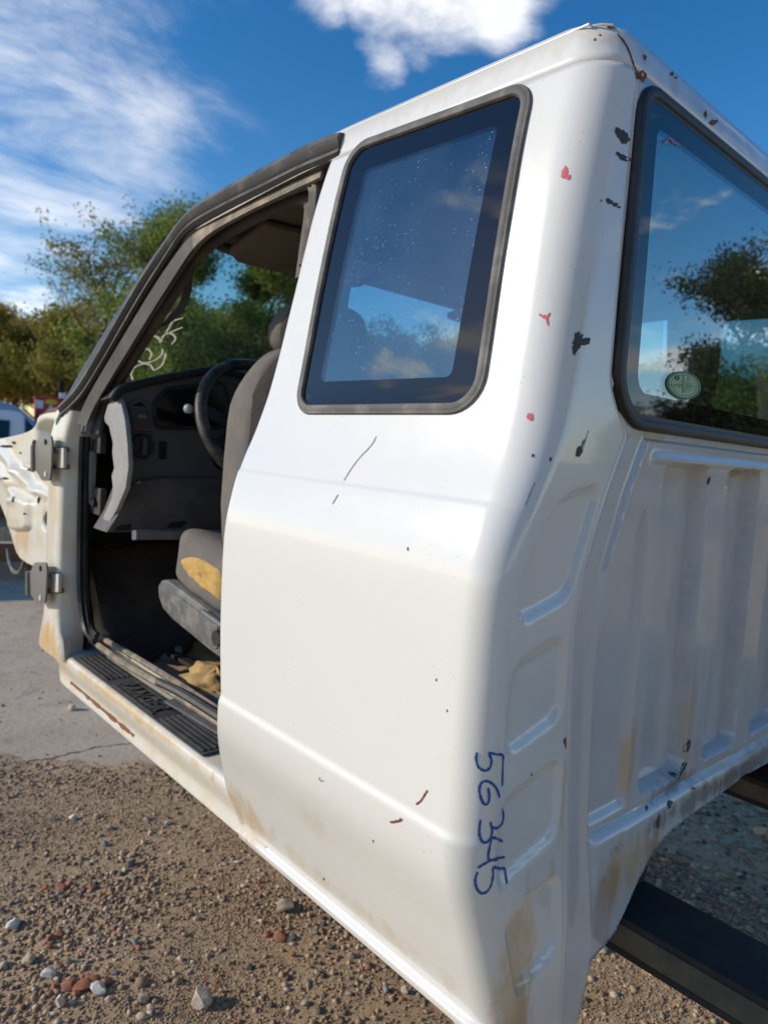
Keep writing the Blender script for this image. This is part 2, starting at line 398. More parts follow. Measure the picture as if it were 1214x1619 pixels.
def sweep(name, path, normals, section, mat, parent=None, closed=False, caps=True, scale=None, smooth=True, sharp=40):
    """carry a 2-D section (a across, b along the normal) down a path"""
    P = [np.array(p, float) for p in path]; n = len(P); V = []; F = []; k = len(section)
    for i in range(n):
        if closed: T = unit(P[(i + 1) % n] - P[i - 1])
        else: T = unit(P[min(i + 1, n - 1)] - P[max(i - 1, 0)])
        N = np.array(normals[i] if isinstance(normals, list) else normals, float); N = unit(N - T * (N @ T)); B = np.cross(T, N)
        s = scale[i] if scale else 1
        for (a, b) in section: V.append(P[i] + (B * a + N * b) * s)
    for i in range(n if closed else n - 1):
        j = (i + 1) % n
        for q in range(k):
            r = (q + 1) % k
            F.append((i * k + q, i * k + r, j * k + r, j * k + q))
    if not closed and caps:
        F.append(tuple(range(k))[::-1]); F.append(tuple((n - 1) * k + q for q in range(k)))
    return meshobj(name, V, F, mat, parent, smooth, sharp)
def circ(r, n=10, ry=None): return [(r * math.cos(2 * PI * i / n), (ry or r) * math.sin(2 * PI * i / n)) for i in range(n)]
def tube(name, path, r, mat, parent=None, n=10, closed=False, up=(0, 0, 1), scale=None):
    return sweep(name, path, up, circ(r, n), mat, parent, closed, True, scale)
def smooth_path(pts, n=8, closed=False):
    """Catmull-Rom through points"""
    P = [np.array(p, float) for p in pts]; m = len(P); out = []
    rngi = range(m) if closed else range(m - 1)
    for i in rngi:
        if closed: p0, p1, p2, p3 = P[i - 1], P[i], P[(i + 1) % m], P[(i + 2) % m]
        else: p0, p1, p2, p3 = P[max(i - 1, 0)], P[i], P[i + 1], P[min(i + 2, m - 1)]
        for k in range(n):
            t = k / n
            out.append(.5 * ((2 * p1) + (-p0 + p2) * t + (2 * p0 - 5 * p1 + 4 * p2 - p3) * t * t + (-p0 + 3 * p1 - 3 * p2 + p3) * t ** 3))
    if not closed: out.append(P[-1])
    return out
def round_poly(pts, rad, n=7):
    """2-D polygon with rounded corners"""
    P = [np.array(p, float) for p in pts]; m = len(P); out = []
    if not hasattr(rad, '__len__'): rad = [rad] * m
    for i in range(m):
        a, b, c = P[i - 1], P[i], P[(i + 1) % m]; u = unit(a - b); v = unit(c - b)
        ang = math.acos(max(-1, min(1, u @ v))); d = rad[i] / math.tan(ang / 2)
        s, e = b + u * d, b + v * d
        cen = b + unit(u + v) * rad[i] / math.sin(ang / 2)
        a0 = math.atan2(*(s - cen)[::-1]); a1 = math.atan2(*(e - cen)[::-1])
        da = (a1 - a0 + PI) % (2 * PI) - PI
        for k in range(n + 1):
            t = a0 + da * k / n; out.append(cen + rad[i] * np.array([math.cos(t), math.sin(t)]))
    return out
def densify(poly, step=.02):
    out = []; m = len(poly)
    for i in range(m):
        a, b = np.array(poly[i], float), np.array(poly[(i + 1) % m], float); k = max(1, int(np.linalg.norm(b - a) / step))
        for q in range(k): out.append(a + (b - a) * q / k)
    return out
_BB = {}
def inside(poly, x, y):
    bb = _BB.get(id(poly))
    if bb is None:
        poly_ = [(float(p[0]), float(p[1])) for p in poly]; xs_ = [p[0] for p in poly_]; ys_ = [p[1] for p in poly_]
        bb = _BB[id(poly)] = (min(xs_), max(xs_), min(ys_), max(ys_), poly_, poly)
    if x < bb[0] or x > bb[1] or y < bb[2] or y > bb[3]: return False
    poly = bb[4]
    r = False; j = len(poly) - 1
    for i in range(len(poly)):
        xi, yi = poly[i]; xj, yj = poly[j]
        if (yi > y) != (yj > y) and x < (xj - xi) * (y - yi) / (yj - yi) + xi: r = not r
        j = i
    return r
def inset_poly(poly, d):
    """move a closed 2-D outline inwards by d"""
    P = [np.array(p, float) for p in poly]; m = len(P)
    area = sum(P[i - 1][0] * P[i][1] - P[i][0] * P[i - 1][1] for i in range(m)); sg = 1 if area > 0 else -1
    out = []
    for i in range(m):
        T = unit(P[(i + 1) % m] - P[i - 1]); out.append(P[i] + sg * d * np.array([-T[1], T[0]]))
    return out
def prism(name, poly3, thick, mat, parent=None, bevel=0, smooth=True, sharp=30):
    """closed 3-D outline extruded along vector thick"""
    bm = bmesh.new(); vs = [bm.verts.new(tuple(map(float, p))) for p in poly3]
    f = bm.faces.new(vs); r = bmesh.ops.extrude_face_region(bm, geom=[f])
    bmesh.ops.translate(bm, verts=[v for v in r['geom'] if isinstance(v, bmesh.types.BMVert)], vec=Vector(tuple(map(float, thick))))
    bmesh.ops.recalc_face_normals(bm, faces=bm.faces)
    if bevel:
        es = [e for e in bm.edges if len(e.link_faces) == 2 and e.calc_face_angle() > .9]
        bmesh.ops.bevel(bm, geom=es, offset=bevel, segments=2, affect='EDGES', profile=.6)
    big = [q for q in bm.faces if len(q.verts) > 4]
    bmesh.ops.triangulate(bm, faces=big)
    return from_bm(name, bm, mat, parent, smooth, sharp)
def sstep(x, a, b):
    if isinstance(x, np.ndarray): t = np.clip((x - a) / (b - a), 0, 1)
    else:
        t = (x - a) / (b - a); t = 0. if t < 0 else 1. if t > 1 else t
    return t * t * (3 - 2 * t)
def interp(z, Z, X):
    if z <= Z[0]: return float(X[0])
    for i in range(1, len(Z)):
        if z <= Z[i]: return float(X[i - 1] + (X[i] - X[i - 1]) * (z - Z[i - 1]) / (Z[i] - Z[i - 1]))
    return float(X[-1])
def solidify(o, th, off=-1):
    md = o.modifiers.new('thickness', 'SOLIDIFY'); md.thickness = th; md.offset = off; return o

# ------------------------------------------------------------------ ground
def sheet(name, x0, x1, y0, y1, z, n, mat, amp=0, label=None):
    V = []; F = []
    xs = np.linspace(x0, x1, n); ys = np.linspace(y0, y1, n)
    for j in range(n):
        for i in range(n):
            V.append((xs[i], ys[j], z))
    for j in range(n - 1):
        for i in range(n - 1): F.append((j * n + i, j * n + i + 1, (j + 1) * n + i + 1, (j + 1) * n + i))
    return meshobj(name, V, F, mat, None)
def gpt(u, v): return at(u, v, 2, GZ)
edge = [gpt(-420, 1215), gpt(-150, 1205), gpt(0, 1208), gpt(60, 1222), gpt(130, 1216), gpt(200, 1235), gpt(260, 1228), gpt(330, 1250), gpt(430, 1255), gpt(560, 1240)]
edge = smooth_path(edge, 6)
EDGE_X = [p[0] for p in edge]; EDGE_Y = [p[1] for p in edge]
def gheight(x, y):
    e = float(np.interp(x, EDGE_X, EDGE_Y))
    return -.045 * float(sstep(y, e + .08, e + .35)) + .014 + .010 * math.sin(x * 3.1 + 1.3) * math.sin(y * 2.3) + .006 * math.sin(x * 9.7 + y * 4) * math.sin(y * 8.3 + 2)
# one large sheet: a fine undulating middle blended into a far flat ring
def ground_mesh():
    xs = np.concatenate([[-1500, -300, -80, -30, -12, -6, -4], np.linspace(-3, 5, 110), [6, 8, 12, 30, 80, 300, 1500]])
    ys = np.concatenate([[-1500, -300, -80, -30, -12, -6, -4], np.linspace(-3, 5, 110), [6, 8, 12, 30, 80, 300, 1500]])
    V = []; F = []; n = len(xs)
    for y in ys:
        for x in xs:
            f = 1 - sstep(math.hypot(x - 1, y - 1), 2.5, 4)
            V.append((x, y, GZ + gheight(x, y) * float(f)))   # the slab lies over it further on
    for j in range(n - 1):
        for i in range(n - 1): F.append((j * n + i, j * n + i + 1, (j + 1) * n + i + 1, (j + 1) * n + i))
    return meshobj('ground', V, F, 'dirt')
tag(ground_mesh(), kind='structure')
# dusty concrete slab beyond the gravel, its near edge broken and half buried
far = [(-30 + 70 * i / (len(edge) - 1), 30 - 22 * i / (len(edge) - 1), GZ + .004) for i in range(len(edge))]
V = [(p[0], p[1], GZ + .004) for p in edge] + far; k = len(edge)
F = [(i, i + 1, k + i + 1, k + i) for i in range(k - 1)]
slab = tag(meshobj('concrete_slab', V, F, 'concrete', None, False), kind='structure')
# crack in the slab: a thin dark ribbon following a wandering line
ck = [gpt(-30, 1222), gpt(20, 1208), gpt(60, 1203), gpt(88, 1200), gpt(110, 1193), gpt(128, 1191), gpt(150, 1184), gpt(175, 1181), gpt(200, 1178), gpt(230, 1172)]
ck = smooth_path(ck, 5); V = []; F = []
for i, p in enumerate(ck):
    wv = random.uniform(.002, .009) * (1 - .6 * i / len(ck)); q = p + np.array([random.uniform(-.006, .006), random.uniform(-.006, .006), 0])
    V.append((q[0], q[1] - wv, GZ + .0055)); V.append((q[0], q[1] + wv, GZ + .0055))
for i in range(len(ck) - 1): F.append((2 * i, 2 * i + 2, 2 * i + 3, 2 * i + 1))
meshobj('crack', V, F, 'stone_dark', slab)

# gravel -------------------------------------------------------------------------------
ICO = bmesh.new(); bmesh.ops.create_icosphere(ICO, subdivisions=1, radius=1)
ICO_V = np.array([v.co[:] for v in ICO.verts]); ICO_F = np.array([[v.index for v in f.verts] for f in ICO.faces]); ICO.free()
OCT_V = np.array([(1, 0, 0), (-1, 0, 0), (0, 1, 0), (0, -1, 0), (0, 0, 1), (0, 0, -1)], float)
OCT_F = np.array([(0, 2, 4), (2, 1, 4), (1, 3, 4), (3, 0, 4), (2, 0, 5), (1, 2, 5), (3, 1, 5), (0, 3, 5)])
def proj(p):
    c = RC.T @ (np.asarray(p) - CAM); return 607 + 1127 * c[0] / c[2], 809.5 + 1127 * c[1] / c[2], c[2]
def pebbles(pts, radii, base_v, base_f):
    n = len(pts); m = len(base_v)
    jit = 1 + rng.uniform(-.28, .28, (n, m, 1))
    v = base_v[None] * jit
    sc = np.stack([radii * rng.uniform(.75, 1.3, n), radii * rng.uniform(.7, 1.1, n), radii * rng.uniform(.45, .85, n)], 1)
    v = v * sc[:, None, :]
    a = rng.uniform(0, 2 * PI, n); ca, sa = np.cos(a)[:, None], np.sin(a)[:, None]
    tl = rng.uniform(-.5, .5, n); ct, st = np.cos(tl)[:, None], np.sin(tl)[:, None]
    x, y, z = v[..., 0], v[..., 1], v[..., 2]
    y, z = y * ct - z * st, y * st + z * ct
    x, y = x * ca - y * sa, x * sa + y * ca
    v = np.stack([x, y, z], -1) + pts[:, None, :]
    f = base_f[None] + (np.arange(n) * m)[:, None, None]
    return v.reshape(-1, 3), f.reshape(-1, 3)
def fast_mesh(name, v, f, mat, smooth=False, parent=None):
    me = bpy.data.meshes.new(name); me.vertices.add(len(v)); me.vertices.foreach_set('co', v.astype(np.float32).ravel())
    me.loops.add(f.size); me.loops.foreach_set('vertex_index', f.astype(np.int32).ravel()); k = f.shape[1]
    me.polygons.add(len(f)); me.polygons.foreach_set('loop_start', np.arange(0, f.size, k, dtype=np.int32))
    me.polygons.foreach_set('loop_total', np.full(len(f), k, dtype=np.int32))
    me.update(calc_edges=True); me.validate(); me.materials.append(MAT[mat])
    if smooth: me.polygons.foreach_set('use_smooth', [True] * len(f))
    return link(bpy.data.objects.new(name, me), parent)
def visible(p, mg=120):
    u, v, d = proj(p); return d > .1 and -mg < u < 1214 + mg and 0 < v < 1619 + mg
edge_xy = np.array([(p[0], p[1]) for p in edge])
def on_slab(x, y): return y > np.interp(x, edge_xy[:, 0], edge_xy[:, 1]) + .04
def vcl(x, y):
    c = .5 + .22 * np.sin(x * 5.1 + 2 * np.sin(y * 3)) + .22 * np.sin(y * 6.3 + 1.7 * np.sin(x * 4.1 + 1)) + .16 * np.sin(x * 17 + 3 * np.sin(y * 11)) * np.sin(y * 15 + x * 4)
    return np.clip((c - .22) / .62, 0, 1) ** 1.6
def vfade(x, y):                              # gravel thins out towards the slab
    e = np.interp(x, edge_xy[:, 0], edge_xy[:, 1]); return np.where(y < e - .25, 1, np.clip((e + .14 - y) / .39, .02, 1))
def scatter(n, r0, r1, pw, xr, yr, prob):
    x = rng.uniform(*xr, n); y = rng.uniform(*yr, n); r = r0 + (r1 - r0) * rng.random(n) ** pw
    c = (np.stack([x, y, np.full(n, GZ)], 1) - CAM) @ RC
    u = 607 + 1127 * c[:, 0] / c[:, 2]; v = 809.5 + 1127 * c[:, 1] / c[:, 2]
    k = (c[:, 2] > .1) & (u > -130) & (u < 1340) & (v > 0) & (v < 1740) & (rng.random(n) < prob(x, y))
    x, y, r = x[k], y[k], r[k]; e = np.interp(x, EDGE_X, EDGE_Y)
    z = -.045 * sstep(y - e, .08, .35) + .014 + .010 * np.sin(x * 3.1 + 1.3) * np.sin(y * 2.3) + .006 * np.sin(x * 9.7 + y * 4) * np.sin(y * 8.3 + 2)
    return np.stack([x, y, GZ + z + r * .15], 1), r
p1, r1 = scatter(190000, .002, .0050, 1.3, (-.8, 1.9), (-.7, 2.9), lambda x, y: (.30 + .70 * vcl(x, y)) * vfade(x, y))
p2, r2 = scatter(62000, .004, .0105, 2.2, (-.8, 1.9), (-.7, 2.9), lambda x, y: (.08 + .92 * vcl(x + .7, y)) * vfade(x, y))
p3, r3 = scatter(14000, .006, .017, 2.5, (1.4, 4.2), (-.9, 2.6), lambda x, y: .8 + 0 * x)
p4, r4 = scatter(1900, .0025, .010, 3, (-3, 3), (2.3, 7), lambda x, y: (y > np.interp(x, edge_xy[:, 0], edge_xy[:, 1]) + .1) * 1.)
p4[:, 2] = GZ + .006
p5, r5 = scatter(1300, .009, .018, 2.5, (-.8, 3), (-.7, 2.7), lambda x, y: vcl(x + .3, y + .8) * vfade(x, y))
va, fa = pebbles(p1, r1, OCT_V, OCT_F)
allp = np.concatenate([p2, p3, p4, p5]); allr = np.concatenate([r2, r3, r4, r5])
vb, fb = pebbles(allp, allr, ICO_V, ICO_F)
tag(fast_mesh('gravel', np.concatenate([va, vb]), np.concatenate([fa, fb + len(va)]), 'gravel', False),
    'fine mixed brown and grey gravel strewn over the dirt', 'gravel', kind='stuff')

# single stones one can pick out: (u, v, width px, height px, material, label, group)
def stone(u, v, wpx, hpx, mat, label, group, seed, flat=1.0, onslab=False):
    rnd = random.Random(seed)
    c = gpt(u, v); d = float(np.linalg.norm(c - CAM)); rx = wpx / 2 * d / 1127 * 1.02; rz = hpx / 2 * d / 1127 * .95
    bm = bmesh.new(); bmesh.ops.create_icosphere(bm, subdivisions=2, radius=1)
    ph = [rnd.uniform(0, 6) for _ in range(6)]
    for k in range(12):                                             # chisel flat facets
        n = Vector((rnd.gauss(0, 1), rnd.gauss(0, 1), rnd.gauss(0, .8))).normalized(); dd = rnd.uniform(.52, .80)
        for vv in bm.verts:
            s = vv.co.dot(n)
            if s > dd: vv.co -= n * (s - dd)
    ya = rnd.uniform(0, PI)
    for vv in bm.verts: vv.co *= 1 + .07 * math.sin(vv.co.x * 5 + ph[0]) * math.sin(vv.co.y * 6 + ph[1]) * math.sin(vv.co.z * 5 + ph[2])
    M = Matrix.Rotation(ya, 3, 'Z')
    for vv in bm.verts:
        q = M @ vv.co; vv.co = Vector((q.x * rx * rnd.uniform(.97, 1.03), q.y * rx * .9, q.z * rz * flat))
    R2 = Matrix.Rotation(rnd.uniform(-.3, .3), 3, 'X') @ Matrix.Rotation(-.74 + rnd.uniform(-.2, .2), 3, 'Z')
    for vv in bm.verts: vv.co = R2 @ vv.co
    o = from_bm('stone' if 'brick' not in label else 'brick_fragment', bm, mat, None, True, 28)
    o.location = (c[0], c[1], GZ + (.004 if onslab else gheight(c[0], c[1])) + rz * .55)
    tag(o, label, 'stone' if 'brick' not in label else 'brick', group)
    return o
SP = [  # clearly distinct stones
    (319, 1600, 34, 34, 'stone_pale', 'large pale tan angular stone at the bottom edge of the gravel', 1, 0),
    (113, 1124, 16, 13, 'stone_pale', 'pale stone lying alone on the dusty concrete slab beside the rocker', 2, 1),
    (449, 1447, 32, 18, 'stone_tan', 'blunt tan stone in the gravel just below the rocker edge', 3, 0),
    (443, 1492, 20, 20, 'stone_red', 'reddish brown brick chunk in the gravel below the rocker', 4, 0),
    (458, 1494, 14, 11, 'stone_pale', 'small cream stone touching the reddish brown brick chunk', 5, 0),
    (155, 1583, 26, 16, 'stone_white', 'whitish flat stone beside the crumbled red brick pieces', 6, 0),
    (77, 1553, 22, 15, 'stone_white', 'whitish rounded stone above the crumbled red brick pieces', 7, 0),
    (45, 1527, 17, 19, 'stone_tan', 'upright tan stone leaning in the gravel near the left edge', 8, 0),
    (20, 1470, 24, 12, 'stone_white', 'flat white stone at the far left of the gravel', 9, 0),
    (95, 1603, 16, 20, 'stone_pale', 'upright cream stone at the bottom left of the gravel', 10, 0),
    (213, 1501, 12, 11, 'stone_grey', 'small round blue grey stone alone on a smooth dirt patch', 11, 0),
    (228, 1597, 20, 16, 'stone_tan', 'round tan stone left of the large pale angular stone', 12, 0),
    (116, 1298, 14, 9, 'stone_white', 'small white stone with a long shadow near the slab edge', 13, 0),
    (206, 1373, 18, 12, 'stone_dark', 'dark stone in the middle of the sunlit gravel', 14, 0),
    (640, 1578, 13, 18, 'stone_pale', 'cream stone close under the lower edge of the white panel', 15, 0),
    (1201, 1329, 21, 18, 'stone_tan', 'pinkish tan stone on the shaded ground behind the cab', 16, 0),
    (1141, 1321, 14, 10, 'stone_grey', 'pale grey chip on the shaded ground behind the cab', 17, 0),
    (951, 1506, 19, 13, 'stone_pale', 'cream stone on the sunlit ground beside the black frame rail', 18, 0),
    (1030, 1541, 16, 11, 'stone_pale', 'pale stone on the sunlit ground under the black frame rail', 19, 0),
    (1108, 1597, 16, 10, 'stone_grey', 'grey flat stone on the sunlit ground at the bottom right', 20, 0)]
for (u, v, a_, b_, mt, lb, sd_, sl) in SP: stone(u, v, a_, b_, mt, lb, 'single stones on the ground', sd_, 1, bool(sl))
for i, (u, v, a_, b_) in enumerate([(108, 1572, 24, 14), (130, 1577, 26, 15), (150, 1565, 18, 11), (168, 1568, 16, 11), (140, 1558, 12, 8), (120, 1587, 14, 9)]):
    stone(u, v, a_, b_, 'stone_red', 'crumbled red brick piece in the heap at the bottom left', 'crumbled red brick heap', 40 + i)
for i, (u, v, a_, b_) in enumerate([(82, 1492, 16, 12), (93, 1486, 12, 9), (78, 1505, 13, 10), (97, 1411, 15, 9), (110, 1405, 13, 8), (145, 1412, 13, 8), (421, 1487, 13, 8), (463, 1520, 9, 10), (85, 1575, 11, 7), (720, 1600, 10, 8), (410, 1402, 9, 7), (422, 1400, 9, 6)]):
    stone(u, v, a_, b_, 'stone_red', 'small red brick chip scattered in the gravel', 'scattered red brick chips', 60 + i)
rs = random.Random(5); cnt = 0
while cnt < 60:
    u, v = rs.uniform(-10, 640), rs.uniform(1290, 1625)
    if v < 1325 + (u - 380) * .88 + 25 and u > 360: continue
    c = gpt(u, v)
    if on_slab(c[0], c[1]): continue
    s = rs.uniform(7, 12.5)
    stone(u, v, s, s * rs.uniform(.55, .85), rs.choice(['stone_pale', 'stone_tan', 'stone_tan', 'stone_white', 'stone_grey', 'stone_dark']),
          'small stone among many strewn over the sunlit gravel', 'small stones in the sunlit gravel', 200 + cnt); cnt += 1

exec_cab = True

# ================================================================== the stripped pickup cab
CAB = empty('pickup_cab', 'white stripped extended pickup cab with its driver door removed', 'pickup', (0.85, .8, GZ))
CAB_W = 1.70
def child(o):
    """parent to the cab root keeping world coordinates"""
    o.parent = CAB; o.matrix_parent_inverse = Matrix.Translation(Vector((-.85, -.8, -GZ))); return o
def sub(o, p):
    o.parent = p; return o

_Z = np.array([.25, .345, .386, .42, .514, .594, .645, .70, .78, .861, .96, 1.016, 1.069, 1.115, 1.169, 1.217, 1.31, 1.402, 1.481, 1.56, 1.63, 1.69, 1.75])
_X = np.array([.125, .104, .092, .079, .044, .018, .007, .005, .002, .0, -.001, .002, .018, .040, .063, .077, .087, .096, .106, .117, .130, .144, .16])
_zt = np.linspace(.25, 1.75, 1501); _xt = np.interp(_zt, _Z, _X)
_k = np.exp(-.5 * (np.arange(-90, 91) / 26.) ** 2); _k /= _k.sum()
_xt = np.convolve(np.pad(_xt, 90, mode='edge'), _k, mode='valid')
def P0(z): return float(np.interp(z, _zt, _xt))
def P(z):
    x = P0(z)
    x -= .0055 * float(sstep(z, .678, .660)) * float(sstep(z, .50, .62))      # lower body crease
    x += .0020 * float(sstep(z, 1.087, 1.094)) - .0020 * float(sstep(z, 1.125, 1.20))   # belt crease
    x -= .012 * float(sstep(z, .374, .362)) - .006 * float(sstep(z, .352, .345))
    return x
def Pn(z):
    d = (P0(z + .004) - P0(z - .004)) / .008; return unit((-1, 0, d))
def S(u, v, off=0):
    d = ray(u, v); x = .05
    for _ in range(80):
        q = CAM + d * (x - CAM[0]) / d[0]; x = .5 * x + .5 * (P0(min(max(q[2], .26), 1.74)) + off)
    return q
BZ = [.25, .344, .39, .442, .542, .62, .64, .661, .79, .908, 1.036, 1.081, 1.122, 1.201, 1.306, 1.42, 1.568, 1.635, 1.706]
BY = [.64, .652, .668, .680, .652, .622, .618, .612, .620, .622, .622, .631, .637, .630, .608, .588, .570, .559, .541]
_bt = np.interp(_zt, BZ, BY); _k2 = np.exp(-.5 * (np.arange(-40, 41) / 10.) ** 2); _k2 /= _k2.sum()
_bt = np.convolve(np.pad(_bt, 40, mode='edge'), _k2, mode='valid')
def yB(z): return float(np.interp(z, _zt, _bt))
def seamx(z): return interp(z, [.27, .465, .641, .829, .921, 1.0, 1.11, 1.192, 1.26, 1.64, 1.70], [.262, .246, .216, .194, .186, .195, .233, .272, .222, .207, .222])
def rbox(x, z, cx, cz, hx, hz, r, w):
    """1 inside a rounded rectangle, sloping to 0 over w outside it"""
    qx = abs(x - cx) - hx + r; qz = abs(z - cz) - hz + r
    d = math.hypot(max(qx, 0), max(qz, 0)) + min(max(qx, qz), 0) - r
    return float(sstep(-d, -w, 0))
def corner_disp(x, z):
    d = 0
    sx = seamx(z)
    for (z0, z1) in ((.965, 1.09), (.795, .897), (.615, .717), (.42, .535)):
        xl = .062 + (.03 if z0 < .5 else 0) + (.05 * max(0, (z - 1.0) / .09) if z0 > .9 else 0); xr = sx - .028
        d += .0085 * rbox(x, z - .25 * (x - .11), (xl + xr) / 2, (z0 + z1) / 2, (xr - xl) / 2, (z1 - z0) / 2, .020, .012)
    d += .004 * math.exp(-((x - sx + .004) / .003) ** 2)
    return d
RWH = round_poly([(.207, 1.650), (1.493, 1.650), (1.480, 1.203), (.220, 1.203)], [.04, .04, .085, .085], 8)
QWH = round_poly([(.528, 1.196), (.104, 1.203), (.108, 1.655), (.500, 1.667)], [.045, .055, .042, .05], 8)
ROOF_ROWS = [(z_ + .024 * float(sstep(z_, 1.656, 1.688)), x_, y_) for z_, x_, y_ in [(1.655, None, .0), (1.664, None, .002), (1.674, .1425, .007), (1.684, .149, .015), (1.692, .158, .026), (1.698, .171, .041), (1.704, .192, .064), (1.710, .23, .105), (1.717, .31, .19), (1.724, .45, .33), (1.728, .63, .5), (1.730, .85, .72)]]

def mirror_verts(V): return [(CAB_W - v[0], v[1], v[2]) for v in V]
def flip(F): return [tuple(reversed(f)) for f in F]
def quarter_panel(fine=True):
    nz = 190 if fine else 70; ns = 60 if fine else 24; na = 12 if fine else 5; nr = 52 if fine else 14
    zs = sorted(set(list(np.linspace(.27, 1.655, nz)) + (list(np.linspace(.335, .385, 24)) + list(np.linspace(.652, .684, 16)) + list(np.linspace(1.080, 1.102, 14)) if fine else []))); nz = len(zs)
    V = []; F = []
    for z in zs:
        r = interp(z, [.3, 1.0, 1.2, 1.7], [.048, .044, .058, .062])
        row = []
        zc = max(z, .345); x = P(zc); y1 = yB(zc)
        row.append((x + .022, y1 + .001, zc)); row.append((x + .006, y1, zc)); row.append((x + .0015, y1 - .0015, zc))
        for k in range(ns + 1):
            t = k / ns; y = (y1 - .005) + (r - (y1 - .005)) * t
            zb = .345 if y > .075 else .27 + .075 * float(sstep(y, .03, .075))
            zz_ = max(z, zb); row.append((P(zz_), y, zz_))
        xa = P0(z)
        for k in range(1, na + 1):
            a = PI / 2 * k / na; w_ = 1 - k / na
            row.append((xa * (1 - w_) + P(max(z, .27)) * w_ + r * (1 - math.cos(a)), r * (1 - math.sin(a)), z))
        x0 = xa + r; sx = seamx(z)
        for k in range(1, nr + 1):
            xx = x0 + (sx - x0) * k / nr
            row.append((xx, corner_disp(xx, z) * float(sstep(k, 0, 5)), z))
        V += row; n = len(row)
    qh = inset_poly(QWH, .009); rh = inset_poly(RWH, .014)
    for j in range(nz - 1):
        for i in range(n - 1):
            q = (j * n + i, j * n + i + 1, (j + 1) * n + i + 1, (j + 1) * n + i)
            c = [(V[q[0]][k] + V[q[2]][k]) / 2 for k in range(3)]
            if max(abs(V[q[0]][2] - V[q[3]][2]), abs(V[q[1]][2] - V[q[2]][2])) < 1e-6: continue
            if i <= ns + 3 and inside(qh, c[1], c[2]): continue
            if i > ns + 3 + na and inside(rh, c[0], c[2]): continue
            F.append(q)
    return V, F
V, F = quarter_panel()
QP = child(meshobj('quarter_panel', V, F, 'paint_side', None, True))
solidify(QP, .0012, -1)
V2, F2 = quarter_panel(False)
child(meshobj('quarter_panel', mirror_verts(V2), flip(F2), 'paint_side', None, True))

def zbot(x):
    xm = min(x, CAB_W - x)
    return interp(xm, [.24, .285, .296, .302, .34, .37, .40, .435, .48, .536, .85], [.27, .27, .33, .398, .404, .415, .445, .483, .515, .532, .545])
def back_disp(x, z):
    d = 0
    sx = seamx(z)
    if z < 1.19:
        # ridge line just inside the seam
        rx = sx + interp(z, [.45, .9, 1.0, 1.19], [.040, .040, .044, .050])
        d -= .0045 * math.exp(-((x - rx) / .0055) ** 2) * float(sstep(z, .44, .47))
        d -= .004 * float(sstep(x, rx - .004, rx + .006))
    # first tapering flute
    xl = interp(z, [.62, .9, 1.09], [.268, .252, .335]); xr = interp(z, [.6, 1.09], [.372, .348])
    d += .011 * float(sstep(x, xl - .004, xl + .006)) * float(sstep(x, xr + .006, xr - .006)) * float(sstep(z, .612, .632)) * float(sstep(z, 1.10, 1.06))
    for (c0, c1, hw) in ((.462, .497, .080), (.693, .722, .073), (.93, .945, .072), (1.165, 1.165, .07), (1.38, 1.36, .06)):
        cx = interp(z, [.63, 1.15], [c1, c0])
        d += .027 * rbox(x, z, cx, .89, hw - .004, .264, .022, .007)
    d -= .006 * math.exp(-((z - 1.168 + .004 * math.cos(x)) / .0065) ** 2) * float(sstep(x, .335, .35)) * float(sstep(CAB_W - x, .335, .35))
    # groove and rolled lower flange
    zg = interp(min(x, CAB_W - x), [.26, .9], [.600, .592])
    d += .007 * math.exp(-((z - zg) / .004) ** 2) * float(sstep(x, .262, .285))
    d -= .008 * float(sstep(z, zg - .002, zg - .018)) * float(sstep(x, .262, .30))
    return d
def back_panel():
    xs = np.concatenate([np.linspace(0, 1, 340) * .74, .74 + .26 * np.linspace(.02, 1, 28)])
    zs = np.concatenate([np.linspace(.27, 1.21, 215), np.linspace(1.22, 1.655, 26)])
    V = []; F = []; n = len(xs)
    for z in zs:
        a = seamx(z); b_ = CAB_W - a
        for t in xs:
            x = a + (b_ - a) * t; zb = zbot(x); zc = max(z, zb)
            V.append((x, back_disp(x, zc) + (.0015 if t < .001 else 0), zc))
    rh = inset_poly(RWH, .014)
    for j in range(len(zs) - 1):
        for i in range(n - 1):
            q = (j * n + i, j * n + i + 1, (j + 1) * n + i + 1, (j + 1) * n + i)
            if abs(V[q[0]][2] - V[q[3]][2]) < 1e-6 and abs(V[q[1]][2] - V[q[2]][2]) < 1e-6: continue
            c = [(V[q[0]][k] + V[q[2]][k]) / 2 for k in range(3)]
            if inside(rh, c[0], c[2]): continue
            F.append(q)
    return V, F
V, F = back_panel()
BP = child(meshobj('back_panel', V, F, 'paint_back_shaded', None, True, 24)); solidify(BP, .0015, -1)

